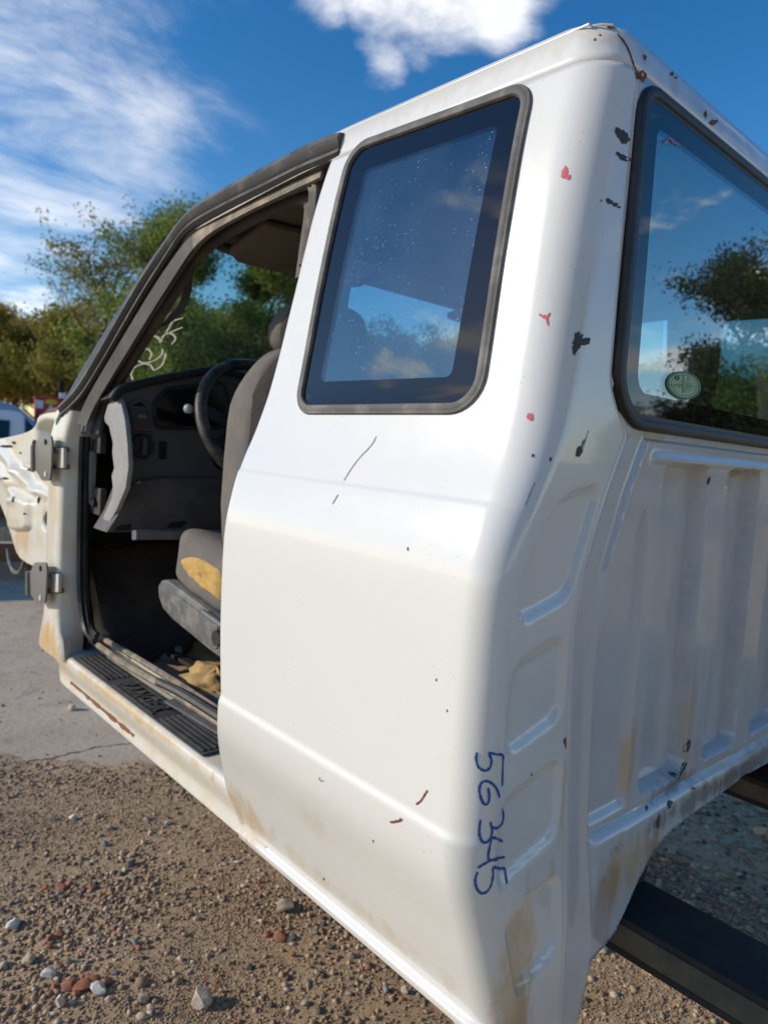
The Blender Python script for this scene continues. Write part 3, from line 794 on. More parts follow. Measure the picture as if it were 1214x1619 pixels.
# roof skin
def roof():
    V = []; F = []; ns, na, nr = 40, 12, 40; n = None
    for k, (z, xi, yi) in enumerate(ROOF_ROWS):
        r = .062; row = []
        if xi is None: xi = P0(min(z, 1.67))
        yf = interp(k, [0, 2, 11], [1.13, 1.12, 1.16])
        half = []
        for i in range(ns + 1):
            y = yf + (yi + r - yf) * i / ns; half.append((xi, y, z))
        rr = min(r, max(0, .85 - xi))
        for i in range(1, na + 1):
            a = PI / 2 * i / na; half.append((xi + rr * (1 - math.cos(a)), yi + r * (1 - math.sin(a)), z))
        x0 = xi + rr
        for i in range(1, nr + 1): half.append((x0 + (.85 - x0) * i / nr, yi, z))
        row = half + [(CAB_W - p[0], p[1], p[2]) for p in reversed(half[:-1])]
        row = [(p[0], p[1], p[2] - (.035 + .024 * float(sstep(k, 1, 4))) * float(sstep(p[1], .52, 1.13)) - .02 * float(sstep(p[1], .95, 1.16)) * (1 if k > 3 else .3)) for p in row]
        V += row; n = len(row)
    for j in range(len(ROOF_ROWS) - 1):
        for i in range(n - 1): F.append((j * n + i, j * n + i + 1, (j + 1) * n + i + 1, (j + 1) * n + i))
    return V, F
V, F = roof(); RF = child(meshobj('roof', V, F, 'paint_roof', None, True)); solidify(RF, .0012, -1)
# brown joint sealant along the roof edge and the rusted split at its rear corner
rp = [(.1497, .545 - .5 * i / 20, 1.7058) for i in range(21)] + [(.1545, .045, 1.7055), (.160, .033, 1.7055), (.170, .023, 1.7055)]
sub(sweep('roof_joint', rp, (-.6, -.1, .8), circ(.0017, 6), 'paint_jamb'), RF)

# ---------------------------------------------------------------- windows
def side_pt(y, z, off=0.): nn = Pn(z); return np.array([P0(z), y, z]) + nn * off
def mirror_pt(p): return np.array([CAB_W - p[0], p[1], p[2]])
SEAL_Q = [(-.0080, -.006), (-.0083, .0012), (-.0066, .0042), (-.002, .0054), (.002, .0042), (.0035, .0030), (.0068, .0030), (.0080, .0008), (.0080, -.006)]
SEAL_R = [(-.0118, -.006), (-.0122, .002), (-.0095, .0062), (-.003, .0080), (.002, .0066), (.0040, .0046), (.0095, .0044), (.0118, .0010), (.0118, -.006)]
def pane(name, outer, inner, fpt, root, gl, frit, mirror=False):
    """clear pane inside a printed black border; fpt maps 2-D to the surface"""
    fm = (lambda p: mirror_pt(p)) if mirror else (lambda p: p)
    N = len(outer); V = []; F = []
    for k in range(5):
        t = k / 4
        for a, b_ in zip(outer, inner): V.append(fm(fpt(*(np.array(a) * (1 - t) + np.array(b_) * t))))
    for k in range(4):
        for i in range(N):
            j = (i + 1) % N; F.append((k * N + i, k * N + j, (k + 1) * N + j, (k + 1) * N + i))
    br = meshobj('black_border', V, F if not mirror else flip(F), frit, root, True); solidify(br, .004, 0).modifiers[0].use_rim = False
    V = []; F = []; c = np.mean(inner, 0); K = 9
    for k in range(K):
        t = k / K
        for b_ in inner: V.append(fm(fpt(*(np.array(b_) * (1 - t) + c * t))))
    V.append(fm(fpt(*c)))
    for k in range(K - 1):
        for i in range(N):
            j = (i + 1) % N; F.append((k * N + i, k * N + j, (k + 1) * N + j, (k + 1) * N + i))
    for i in range(N): F.append(((K - 1) * N + i, (K - 1) * N + (i + 1) % N, K * N))
    gp = meshobj('glass_pane', V, F if not mirror else flip(F), gl, root, True); solidify(gp, .004, 0).modifiers[0].use_rim = False
    return br, gp
def resamp(poly, m):
    P_ = [np.array(p, float) for p in poly]; L = [0]
    for i in range(len(P_)): L.append(L[-1] + np.linalg.norm(P_[(i + 1) % len(P_)] - P_[i]))
    out = []
    for k in range(m):
        s = L[-1] * k / m; i = int(np.searchsorted(L, s, 'right') - 1); i = min(i, len(P_) - 1)
        t = (s - L[i]) / max(1e-9, L[i + 1] - L[i]); out.append(P_[i] * (1 - t) + P_[(i + 1) % len(P_)] * t)
    return out
def subdiv_edges(poly, k=5):
    """keep corner points, add points on the long runs so both rings keep the same count"""
    out = []; m = len(poly); per = m // 4
    for i in range(m):
        out.append(np.array(poly[i]))
        if i % per == per - 1:
            a = np.array(poly[i]); b_ = np.array(poly[(i + 1) % m])
            for q in range(1, k): out.append(a + (b_ - a) * q / k)
    return out
q_outer = subdiv_edges(inset_poly(QWH, .010)); q_clear = subdiv_edges(round_poly([(.468, 1.253), (.168, 1.255), (.160, 1.606), (.442, 1.609)], .012, 8))
for mir in (False, True):
    rt = child(empty('quarter_window'))
    path = densify(inset_poly(QWH, .0078), .02)
    pts = [side_pt(a, b_, .002) for a, b_ in path]; nrm = [Pn(b_) for a, b_ in path]
    if mir: pts = [mirror_pt(p) for p in pts]; nrm = [np.array([-q[0], q[1], q[2]]) for q in nrm]
    sweep('window_seal', pts, nrm, SEAL_Q, 'seal_grey', rt, closed=True)
    pane('quarter', q_outer, q_clear, lambda a, b_: side_pt(a, b_, -.001), rt, 'glass_quarter', 'frit_black', mir)
r_outer = subdiv_edges(inset_poly(RWH, .016), 12); r_clear = subdiv_edges(round_poly([(.255, 1.602), (1.445, 1.602), (1.43, 1.254), (.272, 1.254)], [.012, .012, .03, .03], 8), 12)
RW = child(empty('rear_window'))
path = densify(inset_poly(RWH, .0112), .03)
sweep('window_seal', [np.array((a, -.002, b_)) for a, b_ in path], (0, -1, 0), SEAL_R, 'seal_black', RW, closed=True)
_, RGLASS = pane('rear', r_outer, r_clear, lambda a, b_: np.array((a, -.004, b_)), RW, 'glass_rear', 'frit_black')

# inner trim behind the skin
def liner(name, fpt, u0, u1, v0, v1, hole, mat, nu=60, nv=60):
    V = []; F = []
    for j in range(nv):
        for i in range(nu): V.append(fpt(u0 + (u1 - u0) * i / (nu - 1), v0 + (v1 - v0) * j / (nv - 1)))
    for j in range(nv - 1):
        for i in range(nu - 1):
            cu = u0 + (u1 - u0) * (i + .5) / (nu - 1); cv = v0 + (v1 - v0) * (j + .5) / (nv - 1)
            if hole is not None and inside(hole, cu, cv): continue
            F.append((j * nu + i, j * nu + i + 1, (j + 1) * nu + i + 1, (j + 1) * nu + i))
    return child(meshobj(name, V, F, mat, None, True))
qmid = [(np.array(a) * .5 + np.array(b_) * .5) for a, b_ in zip(q_outer, q_clear)]
rmid = [(np.array(a) * .5 + np.array(b_) * .5) for a, b_ in zip(r_outer, r_clear)]
liner('inner_quarter_trim', lambda y, z: (P0(z) + .045, y, z), .02, .60, .44, 1.66, qmid, 'trim_brown')
liner('inner_quarter_trim', lambda y, z: (CAB_W - P0(z) - .045, y, z), .02, .60, .44, 1.66, qmid, 'trim_brown')
liner('inner_back_trim', lambda x, z: (min(max(x, P0(z) + .07), CAB_W - P0(z) - .07), .062, z), .12, 1.58, .60, 1.66, rmid, 'trim_brown', 110, 60)
# headliner and floor
V = []; F = []; nx, ny = 24, 20
for j in range(ny):
    for i in range(nx):
        x = .16 + 1.38 * i / (nx - 1); y = .03 + 1.09 * j / (ny - 1); V.append((x, y, 1.672 + .02 * (1 - ((x - .85) / .7) ** 2) - .042 * float(sstep(y, .5, 1.13))))
for j in range(ny - 1):
    for i in range(nx - 1): F.append((j * nx + i, j * nx + i + 1, (j + 1) * nx + i + 1, (j + 1) * nx + i))
child(solidify(meshobj('headliner', V, F, 'headliner'), .012, 0))
V = []; F = []; nx, ny = 70, 70
for j in range(ny):
    for i in range(nx):
        x = .17 + 1.36 * i / (nx - 1); y = .02 + 1.80 * j / (ny - 1)
        z = .430 + .16 * float(sstep(y, .5, .25)) + .16 * math.exp(-((x - .85) / .16) ** 2) * float(sstep(y, .25, .5)) + .34 * float(sstep(y, 1.52, 1.85)) + .006 * math.sin(x * 23 + y * 9) * math.sin(y * 31) + .004 * math.sin(x * 61) * math.sin(y * 47)
        V.append((x, y, z))
for j in range(ny - 1):
    for i in range(nx - 1): F.append((j * nx + i, j * nx + i + 1, (j + 1) * nx + i + 1, (j + 1) * nx + i))
FL = child(solidify(meshobj('floor_pan', V, F, 'floor_dirt'), .012, -1))
# dark carpet over the front half of the floor, torn along its edge
V = []; F = []; nx, ny = 40, 26
for j in range(ny):
    for i in range(nx):
        x = .19 + 1.3 * i / (nx - 1); y = 1.58 + .05 * math.sin(x * 14) + .03 * math.sin(x * 37 + 1); y = y + (1.80 - y) * j / (ny - 1)
        z = .430 + .16 * math.exp(-((x - .85) / .16) ** 2) + .34 * float(sstep(y, 1.52, 1.85)) + .012 + .006 * math.sin(x * 18 + y * 7)
        V.append((x, y, z))
for j in range(ny - 1):
    for i in range(nx - 1): F.append((j * nx + i, j * nx + i + 1, (j + 1) * nx + i + 1, (j + 1) * nx + i))
child(solidify(meshobj('carpet', V, F, 'carpet_dark'), .008, 0))
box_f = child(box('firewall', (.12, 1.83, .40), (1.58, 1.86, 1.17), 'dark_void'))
child(box('cowl', (.16, 1.79, 1.135), (1.54, 2.05, 1.165), 'trim_grey'))

# ---------------------------------------------------------------- sill and rocker
def zsill(y): return .462
rz_ = [(.20, .462), (.088, .462), (.080, .460), (.0745, .454), (P(.44) + .003, .440), (P(.42) + .003, .42), (P(.40) + .003, .40), (P(.38) + .003, .38), (P(.366) + .003, .366), (P(.355) + .003, .355), (P(.346) + .003, .347), (.14, .348), (.2, .36)]
V = []; F = []; ys = list(np.linspace(.56, 1.62, 40)) + list(np.linspace(1.64, 1.80, 12)); n = len(rz_)
for y in ys:
    t = float(sstep(y, 1.70, 1.82))
    for (x, z) in rz_:
        V.append((x + .03 * t * float(sstep(z, .44, .35)), y, z + .06 * t * float(sstep(z, .45, .35)) - .03 * t * float(sstep(z, .43, .46))))
for j in range(len(ys) - 1):
    for i in range(n - 1): F.append((j * n + i, j * n + i + 1, (j + 1) * n + i + 1, (j + 1) * n + i))
F.append(tuple((len(ys) - 1) * n + i for i in range(n)))
SILL = child(meshobj('rocker_sill', V, F, 'paint_jamb', None, True, 45))
child(meshobj('rocker_sill', mirror_verts(V), flip(F), 'paint_jamb', None, True))
SB = BVHTree.FromPolygons([Vector(v) for v in V], F)
# inner sill wall
child(box('sill_flange', (.198, .56, .40), (.206, 1.66, .487), 'paint_jamb', bevel=.001))
# scuff plate with ribs and raised lettering
pl0, pl1 = .80, 1.585; px0, px1 = .083, .163
PLT = child(box('scuff_plate', (px0, pl0, .4635), (px1, pl1, .4685), 'sill_rubber', bevel=.002))
for (a, b_) in ((pl0 + .012, pl0 + .225), (pl1 - .24, pl1 - .012)):
    for k in range(5):
        x = px0 + .011 + k * .0145
        sub(box('rib', (x - .0042, a, .4675), (x + .0042, b_, .4718), 'sill_rubber', None, .0018), PLT)
for x in (px0 + .009, px1 - .009): sub(box('rib', (x - .004, pl0 + .26, .4675), (x + .004, pl1 - .28, .4715), 'sill_rubber', None, .0018), PLT)
fc = bpy.data.curves.new('lettering', 'FONT'); fc.body = 'RANGER'; fc.size = .058; fc.shear = .28; fc.extrude = .0022; fc.bevel_depth = .0007; fc.space_character = 1.06; fc.offset = .0009
fo = bpy.data.objects.new('tmp_text', fc); COL.objects.link(fo); bpy.context.view_layer.update()
me = bpy.data.meshes.new_from_object(fo.evaluated_get(bpy.context.evaluated_depsgraph_get())); bpy.data.objects.remove(fo)
me.materials.clear(); me.materials.append(MAT['sill_rubber'])
xs_ = [v.co.x for v in me.vertices]; ys_ = [v.co.y for v in me.vertices]
sx_ = .232 / (max(xs_) - min(xs_)); cx_ = (max(xs_) + min(xs_)) / 2; cy_ = (max(ys_) + min(ys_)) / 2; sy_ = .044 / (max(ys_) - min(ys_))
for vv in me.vertices:
    a, b_, c = vv.co; vv.co = ((px0 + px1) / 2 + (b_ - cy_) * sy_, (pl0 + pl1) / 2 - .007 - (a - cx_) * sx_, .4697 + c)
sub(link(bpy.data.objects.new('lettering', me)), PLT)
# dusty rubber strips lying along the sill flange
def strip(pxs, z, r, mat, name='sill_seal', sec=None):
    p = smooth_path([at(u, v, 2, z) for u, v in pxs], 6)
    return child(sweep(name, p, (0, 0, 1), sec or circ(r, 8), mat))
strip([(138, 1008), (160, 1024), (200, 1052), (240, 1075), (285, 1103), (352, 1146)], .492, .010, 'seal_tan')
strip([(150, 1003), (180, 1020), (225, 1046), (280, 1080), (352, 1127)], .505, .009, 'seal_tan')
strip([(250, 1078), (290, 1098), (352, 1137)], .512, .011, 'sill_rubber')
strip([(268, 1108), (300, 1126), (352, 1158)], .478, .012, 'strip_grey', sec=[(-.014, -.003), (-.014, .003), (.014, .003), (.014, -.003)])

# ---------------------------------------------------------------- door opening frame, pillars
def path_px(pxs, off, n=6): return smooth_path([S(u, v, off) for u, v in pxs], n)
A_OUT = [(540, 228), (480, 253), (420, 283), (360, 313), (312, 340), (284, 366), (262, 398), (226, 452), (190, 513), (156, 572), (125, 621), (97, 650)]
pth = path_px(A_OUT, .0); m_ = len(pth)
DRIP = [(-.026, -.012), (-.026, -.002), (-.019, .006), (-.010, .004), (-.006, .008), (.008, .015), (.020, .012), (.026, .0), (.026, -.012)]
def nrm_list(p): return [Pn(min(max(q[2], .3), 1.70)) + np.array((0, -.35 * float(sstep(q[2], 1.66, 1.5)), 0)) for q in p]
child(sweep('drip_trim', pth, nrm_list(pth), DRIP, 'drip_trim', scale=[(1.0 - .22 * float(sstep(i, m_ * .3, m_ * .5))) * (.82 + .18 * float(sstep(i, -1, 3))) for i in range(m_)]))
mp = [mirror_pt(q) for q in pth]
child(sweep('drip_trim', mp, [np.array([-q[0], q[1], q[2]]) for q in nrm_list(pth)], DRIP, 'drip_trim'))
FLG = [(512, 262), (450, 292), (390, 322), (338, 352), (306, 380), (280, 414), (243, 470), (204, 534), (170, 590), (143, 637), (128, 672)]
pth = path_px(FLG, .016)
for a_, b_, mm in ((0, 25, 'seal_tan'), (24, len(pth), 'trim_grey')):
    child(sweep('door_flange', pth[a_:b_], nrm_list(pth)[a_:b_], [(-.024, -.004), (-.024, .003), (.018, .003), (.018, -.004)], mm))
# weatherstrip round the opening: bulb plus flat carrier
WS = [(483, 420), (490, 370), (497, 325), (498, 300), (490, 287), (470, 291), (430, 308), (380, 333), (335, 360), (306, 388), (280, 424), (240, 486), (203, 545), (168, 603), (146, 645), (135, 685)]
pth = path_px(WS, .030)
for a_, b_, mm in ((0, 58, 'seal_tan'), (57, len(pth), 'seal_grey')):
    child(sweep('door_seal', pth[a_:b_], nrm_list(pth)[a_:b_], [(-.013, -.008), (-.014, .003), (-.008, .010), (.0, .006), (.003, .011), (.010, .008), (.013, -.002), (.011, -.008)], mm))
WS2 = [(480, 440), (487, 385), (492, 340), (491, 318), (478, 310), (440, 323), (390, 346), (345, 374), (312, 402), (288, 438), (250, 498), (214, 556), (180, 612), (160, 650), (150, 690)]
pth = path_px(WS2, .055)
child(sweep('inner_trim', pth, nrm_list(pth), [(-.016, -.010), (-.017, .004), (-.008, .009), (.006, .008), (.015, .003), (.016, -.010)], 'trim_brown'))
# dark lower seal down the hinge jamb
lp = [at(u, v, 0, .118) for u, v in ((134, 690), (132, 740), (131, 800), (130, 860), (130, 920), (133, 965), (140, 995), (152, 1010))]
child(sweep('door_seal', smooth_path(lp, 6), (-.5, -.85, 0), [(-.017, -.006), (-.017, .004), (-.009, .010), (-.002, .004), (.004, .010), (.013, .008), (.017, -.006)], 'seal_black'))
# A pillar core with its plastic cover and grab handle
AP = [(.195, 1.04, 1.615), (.185, 1.16, 1.575), (.165, 1.32, 1.455), (.145, 1.48, 1.325), (.130, 1.62, 1.205), (.125, 1.70, 1.13)]
pth = smooth_path(AP, 6)
child(sweep('a_pillar', [q + np.array((-.030, .045, .018)) for q in pth], (-.9, 0, .3), round_poly([(-.02, -.03), (.02, -.03), (.02, .03), (-.02, .03)], .01, 2), 'seal_black'))
child(sweep('a_pillar_cover', [q + np.array((-.038, .022, .012)) for q in pth], (-.9, -.2, .3), round_poly([(-.018, -.02), (.018, -.02), (.018, .020), (-.018, .020)], .009, 3), 'trim_brown'))
child(sweep('a_pillar', [mirror_pt(q) + np.array((.03, .05, .03)) for q in pth], (.9, 0, .3), round_poly([(-.028, -.03), (.03, -.03), (.03, .03), (-.028, .03)], .01, 2), 'paint_jamb'))
child(sweep('a_pillar_cover', [mirror_pt(q) for q in pth], (.9, -.2, .3), round_poly([(-.035, -.03), (.03, -.03), (.03, .026), (-.035, .026)], .012, 3), 'trim_brown'))
hp = smooth_path([at(u, v, 0, xx) for u, v, xx in ((296, 428, .19), (297, 445, .215), (294, 468, .225), (285, 488, .225), (268, 503, .222), (248, 512, .212), (228, 516, .185))], 6)
child(tube('grab_handle', hp, .0115, 'trim_brown', n=10, scale=[1.25 - .35 * math.sin(PI * i / (len(hp) - 1)) for i in range(len(hp))]))

# hinge pillar: outer face lit, rear face in shade
hpz = [(.345 + .02), .46, .55, .8, 1.05, 1.17, 1.2]
prof = [(.14, 1.655), (.120, 1.655), (.072, 1.66), (.062, 1.668), (.058, 1.69), (.058, 1.76), (.066, 1.80), (.14, 1.82)]
V = []; F = []
zl = np.linspace(.452, 1.19, 30)
for z in zl:
    wd = float(sstep(z, .58, .455)); top = float(sstep(z, 1.08, 1.2))
    for (x, y) in prof:
        yy = y + (.025 * wd if y > 1.7 else -.05 * wd * float(sstep(.14 - x, .0, .06))); xx = x - .004 * wd + .012 * top
        V.append((xx, yy - .02 * top, z))
n = len(prof)
for j in range(len(zl) - 1):
    for i in range(n - 1): F.append((j * n + i, j * n + i + 1, (j + 1) * n + i + 1, (j + 1) * n + i))
F.append(tuple(range(n))[::-1]); F.append(tuple((len(zl) - 1) * n + i for i in range(n)))
child(meshobj('hinge_pillar', V, F, 'paint_jamb', None, True, 50))
child(meshobj('hinge_pillar', mirror_verts(V), flip(F), 'paint_jamb', None, True, 50))

# cowl side panel in front of the hinge pillar, with its pressed shapes
poly = [tuple(p_[:2]) for p_ in smooth_path([(a_, b_, 0) for a_, b_ in [(100, 650), (66, 656), (58, 672), (45, 683), (0, 694), (-90, 706), (-90, 742), (-22, 768), (4, 802), (20, 850), (33, 882), (70, 902), (100, 912)]], 3)]
def gauss(u, v, cu, cv, su, sv): return math.exp(-((u - cu) / su) ** 2 - ((v - cv) / sv) ** 2)
def seg_d(u, v, a, b_):
    a = np.array(a, float); b_ = np.array(b_, float); p = np.array((u, v), float); t = max(0, min(1, (p - a) @ (b_ - a) / ((b_ - a) @ (b_ - a)))); return np.linalg.norm(p - a - t * (b_ - a))
def apron_h(u, v):
    h = 0
    h -= .05 * rbox(u, v, 77, 698, 15, 30, 13, 6)                       # arched recess
    h += .022 * rbox(u, v, 36, 812, 13, 22, 6, 5)                        # raised pad
    h -= .018 * rbox(u, v, 80, 822, 9, 16, 8, 3)                        # oval hole surround
    for a, b_, k, s in (((0, 705), (30, 745), .016, 6), ((30, 745), (62, 775), .02, 7), ((42, 742), (60, 772), -.014, 5), ((2, 742), (30, 790), .014, 6), ((58, 775), (95, 790), .012, 6), ((20, 770), (52, 790), -.012, 5)):
        h += k * math.exp(-(seg_d(u, v, a, b_) / s) ** 2)
    return h
V = []; F = []; idx = {}
us = np.arange(-90, 102, 2.0); vs = np.arange(648, 914, 2.0)
def snap(u, v):
    if inside(poly, u, v): return u, v
    best = None; m = len(poly)
    for k in range(m):
        p_ = np.array(poly[k], float); q_ = np.array(poly[(k + 1) % m], float); t_ = max(0, min(1, (np.array((u, v)) - p_) @ (q_ - p_) / ((q_ - p_) @ (q_ - p_)))); c_ = p_ + t_ * (q_ - p_); d_ = math.hypot(c_[0] - u, c_[1] - v)
        if best is None or d_ < best[0]: best = (d_, c_[0], c_[1])
    return best[1], best[2]
ins = {}
for j, v in enumerate(vs):
    for i, u in enumerate(us): ins[i, j] = inside(poly, u, v)
for j in range(len(vs) - 1):
    for i in range(len(us) - 1):
        ks = ((i, j), (i + 1, j), (i + 1, j + 1), (i, j + 1))
        if not any(ins[k] for k in ks): continue
        for k in ks:
            if k not in idx:
                u, v = snap(us[k[0]], vs[k[1]]); idx[k] = len(V); p = at(u, v, 0, .085); V.append((p[0] - apron_h(u, v), p[1], p[2]))
        F.append(tuple(idx[k] for k in ks))
APR = child(meshobj('cowl_side_panel', V, F, 'paint_jamb', None, True)); solidify(APR, .003, -1)
APB = BVHTree.FromPolygons([Vector(v) for v in V], F)
top = [(98, 640), (80, 646), (62, 656), (63, 664), (80, 660), (100, 656)]
sub(prism('cowl_corner', [at(u, v, 0, .10) for u, v in top], (.10, 0, -.02), 'chip_rust', None, .003), APR)

# raycast helpers for flat marks on the panels
QB = BVHTree.FromPolygons([Vector(v.co) for v in QP.data.vertices], [tuple(p.vertices) for p in QP.data.polygons])
BB = BVHTree.FromPolygons([Vector(v.co) for v in BP.data.vertices], [tuple(p.vertices) for p in BP.data.polygons])
def hit(bvh, u, v):
    d = Vector(unit(ray(u, v))); loc, nrm, i, dist = bvh.ray_cast(Vector(CAM), d)
    if loc is None: return None, None
    if nrm.dot(d) > 0: nrm = -nrm
    return np.array(loc), np.array(nrm)
def mark(name, pxs, bvh, mat, wpx, parent, off=.0006, smooth=True, vary=.25):
    """a pen stroke or scratch lying on a panel"""
    pts = smooth_path([(u, v, 0) for u, v in pxs], 6) if smooth else [np.array((u, v, 0)) for u, v in pxs]
    V = []; F = []
    for i, p in enumerate(pts):
        loc, nr = hit(bvh, p[0], p[1])
        if loc is None: continue
        q, _ = hit(bvh, p[0] + (pts[min(i + 1, len(pts) - 1)] - pts[max(i - 1, 0)])[0] * .1 + .01, p[1] + (pts[min(i + 1, len(pts) - 1)] - pts[max(i - 1, 0)])[1] * .1)
        if q is None: continue
        T = q - loc
        if np.linalg.norm(T) < 1e-7: continue
        Bn = unit(np.cross(unit(T), nr)); d = np.linalg.norm(loc - CAM)
        wd = wpx * d / 1127 * .5 * (1 + random.uniform(-vary, vary)) * (.55 if i in (0, len(pts) - 1) else 1)
        V += [loc + nr * off - Bn * wd, loc + nr * (off + .0003), loc + nr * off + Bn * wd]
    k = len(V) // 3
    for i in range(k - 1):
        F += [(3 * i, 3 * i + 3, 3 * i + 4, 3 * i + 1), (3 * i + 1, 3 * i + 4, 3 * i + 5, 3 * i + 2)]
    o = meshobj(name, V, F, mat, None, True); o.parent = parent
    if parent.parent is CAB: o.matrix_parent_inverse = parent.matrix_world.inverted() if False else Matrix()
    return o
def spot(name, cu, cv, ru, rv, bvh, mat, parent, seed, rough=.35, ang=0, off=.0006):
    rnd = random.Random(seed); V = []; F = []; n = 44; c, nr = hit(bvh, cu, cv); ph_ = [(k_, rnd.uniform(0, 6.3), rnd.uniform(.4, 1) / k_ ** .6) for k_ in (2, 3, 5, 8, 13)]
    if c is None: return
    V.append(c + nr * off * 1.3); ca, sa = math.cos(ang), math.sin(ang)
    for i in range(n):
        a = 2 * PI * i / n; r = 1 + rough * sum(q_[2] * math.sin(q_[0] * a + q_[1]) for q_ in ph_) * .75 + rnd.uniform(-.08, .08)
        du, dv = ru * r * math.cos(a), rv * r * math.sin(a)
        p, q = hit(bvh, cu + du * ca - dv * sa, cv + du * sa + dv * ca)
        V.append(p + q * off if p is not None else V[0])
    for i in range(n): F.append((0, 1 + i, 1 + (i + 1) % n))
    o = meshobj(name, V, F, mat, parent, True); return o

# ---------------------------------------------------------------- marks, chips and writing on the white panels
def c5(p): return (380 + p[0] / 2.529, 1180 + p[1] / 2.529)
NUM = [[(946, 24), (942, 52), (952, 84), (978, 98), (998, 84), (1003, 55), (995, 28), (1022, 33), (1048, 38), (1048, 80), (1046, 160)],
       [(1036, 206), (1022, 168), (995, 143), (968, 143), (955, 168), (960, 205), (975, 232), (990, 226), (994, 196), (989, 166)],
       [(1045, 248), (1051, 280), (1044, 312), (1024, 328), (1004, 322), (1000, 303)],
       [(1004, 322), (1004, 352), (990, 380), (970, 384), (956, 360), (955, 325), (960, 295)],
       [(1048, 382), (1010, 366), (1000, 385), (990, 448), (1012, 456), (1030, 452)], [(948, 487), (980, 468), (1020, 450), (1056, 444)],
       [(948, 503), (938, 535), (944, 568), (962, 588), (985, 582), (1002, 555), (1010, 515), (1010, 486), (1035, 490), (1054, 490), (1060, 515), (1065, 550)]]
for s in NUM: sub(mark('pen_number', [c5(p) for p in s], QB, 'pen_blue', 4.0, QP), QP)
for (u, v, ru, rv, sd_, ang) in ((983, 214, 13, 9, 1, .7), (977, 243, 4, 3, 2, 0), (986, 249, 9, 5, 3, .4), (963, 318, 6, 4, 4, .5), (972, 323, 5, 3, 5, .3), (912, 541, 8, 15, 6, .3), (924, 540, 9, 6, 7, -.3), (961, 797, 4, 8, 8, .2), (842, 300 + 420, 2, 3, 9, 0), (870, 726, 2, 3, 10, 0),
                               (950, 317, 1.5, 1.5, 27, 0), (978, 327, 2.5, 2, 28, 0)):
    spot('paint_chip', u, v, ru, rv, QB, 'chip_dark', QP, sd_, .4, ang)
for (u, v, ru, rv, sd_) in ((893, 272, 5, 9, 11), (898, 280, 4, 4, 12), (890, 278, 3, 4, 13), (861, 500, 3, 3, 14), (838, 659, 5.5, 6, 15)):
    spot('pen_dot', u, v, ru, rv, QB, 'pen_red', QP, sd_, .35)
sub(mark('pen_dot', [(852, 496), (860, 502), (864, 504), (866, 514)], QB, 'pen_red', 3, QP), QP)
sub(mark('pen_dot', [(864, 504), (869, 494)], QB, 'pen_red', 2.5, QP), QP)
sub(mark('scratch', [(595, 690), (590, 700), (582, 710), (571, 721), (560, 735), (551, 748), (544, 760)], QB, 'scratch_tan', 2.4, QP), QP)
sub(mark('scratch', [(535, 782), (531, 788), (526, 797)], QB, 'scratch_tan', 3, QP), QP)
sub(mark('scratch', [(676, 1250), (671, 1258), (665, 1267), (658, 1272)], QB, 'chip_rust', 3, QP), QP)
spot('rust_spot', 626, 1299, 9, 2.5, QB, 'chip_rust', QP, 16, .4, -.15); spot('rust_spot', 633, 1297, 3, 3, QB, 'chip_rust', QP, 17, .4)
sub(mark('scratch', [(505, 1229), (506, 1234), (512, 1235)], QB, 'scratch_tan', 2.5, QP), QP)
for (u, v, s) in ((645, 868, 2), (840, 1225, 1.5), (512, 1390, 1.5), (690, 1075, 1.6), (707, 1124, 1.6), (590, 1330, 1.4)):
    spot('rust_spot', u, v, s * .7, s * 1.6, QB, 'chip_rust', QP, int(u), .4)
spot('scuff', 915, 714, 4, 10, QB, 'chip_dark', QP, 18, .5, .4); spot('scuff', 921, 702, 2, 7, QB, 'scratch_tan', QP, 19, .5, .3)
sub(mark('scuff', [(918, 718), (924, 700), (930, 680)], QB, 'scratch_tan', 1.4, QP), QP)
sub(mark('scuff', [(955, 830), (950, 862), (942, 892), (938, 910)], QB, 'scratch_tan', 4, QP), QP)
sub(mark('scuff', [(968, 800), (964, 815), (962, 832)], QB, 'chip_dark', 1.5, QP), QP)
for p in ([(846, 762), (838, 780), (830, 800)],): sub(mark('scratch', p, QB, 'scratch_tan', 2, QP), QP)
spot('rust_spot', 893, 1174, 2.5, 7, QB, 'chip_rust', QP, 20, .5); 
sub(mark('ink_mark', [(905, 1092), (911, 1098), (908, 1104)], QB, 'chip_dark', 1.8, QP), QP); sub(mark('ink_mark', [(913, 1090), (908, 1099), (914, 1101)], QB, 'chip_dark', 1.8, QP), QP)
# split seam at the roof corner
RB = BVHTree.FromPolygons([Vector(v.co) for v in RF.data.vertices], [tuple(p.vertices) for p in RF.data.polygons])
ALLV = [Vector(v.co) for v in QP.data.vertices]; ALLF = [tuple(p.vertices) for p in QP.data.polygons]
for M_ in (BP, RF):
    o_ = len(ALLV); ALLV += [Vector(v.co) for v in M_.data.vertices]; ALLF += [tuple(i + o_ for i in p.vertices) for p in M_.data.polygons]
XB = BVHTree.FromPolygons(ALLV, ALLF)
sub(mark('split_seam', [(976, 54), (985, 64), (993, 78), (998, 92), (1002, 104), (1008, 118)], XB, 'chip_rust', 3.5, RF), RF)
spot('rust_spot', 1013, 119, 8, 9, XB, 'chip_rust', RF, 21, .4); spot('rust_spot', 964, 41, 5, 4, XB, 'chip_rust', RF, 22, .4)
sub(mark('rust_spot', [(960, 40), (968, 42), (974, 47)], XB, 'chip_rust', 2.5, RF), RF)
for (u, v, a, b_) in ((1062, 116, 3, 3), (1019, 90, 2, 5), (1127, 193, 7, 4), (1115, 180, 2, 6), (940, 62, 2, 2), (948, 55, 2, 1.5), (1068, 122, 2, 2)):
    spot('rust_spot', u, v, a, b_, XB, 'chip_rust', RF, int(u) + 3, .45)
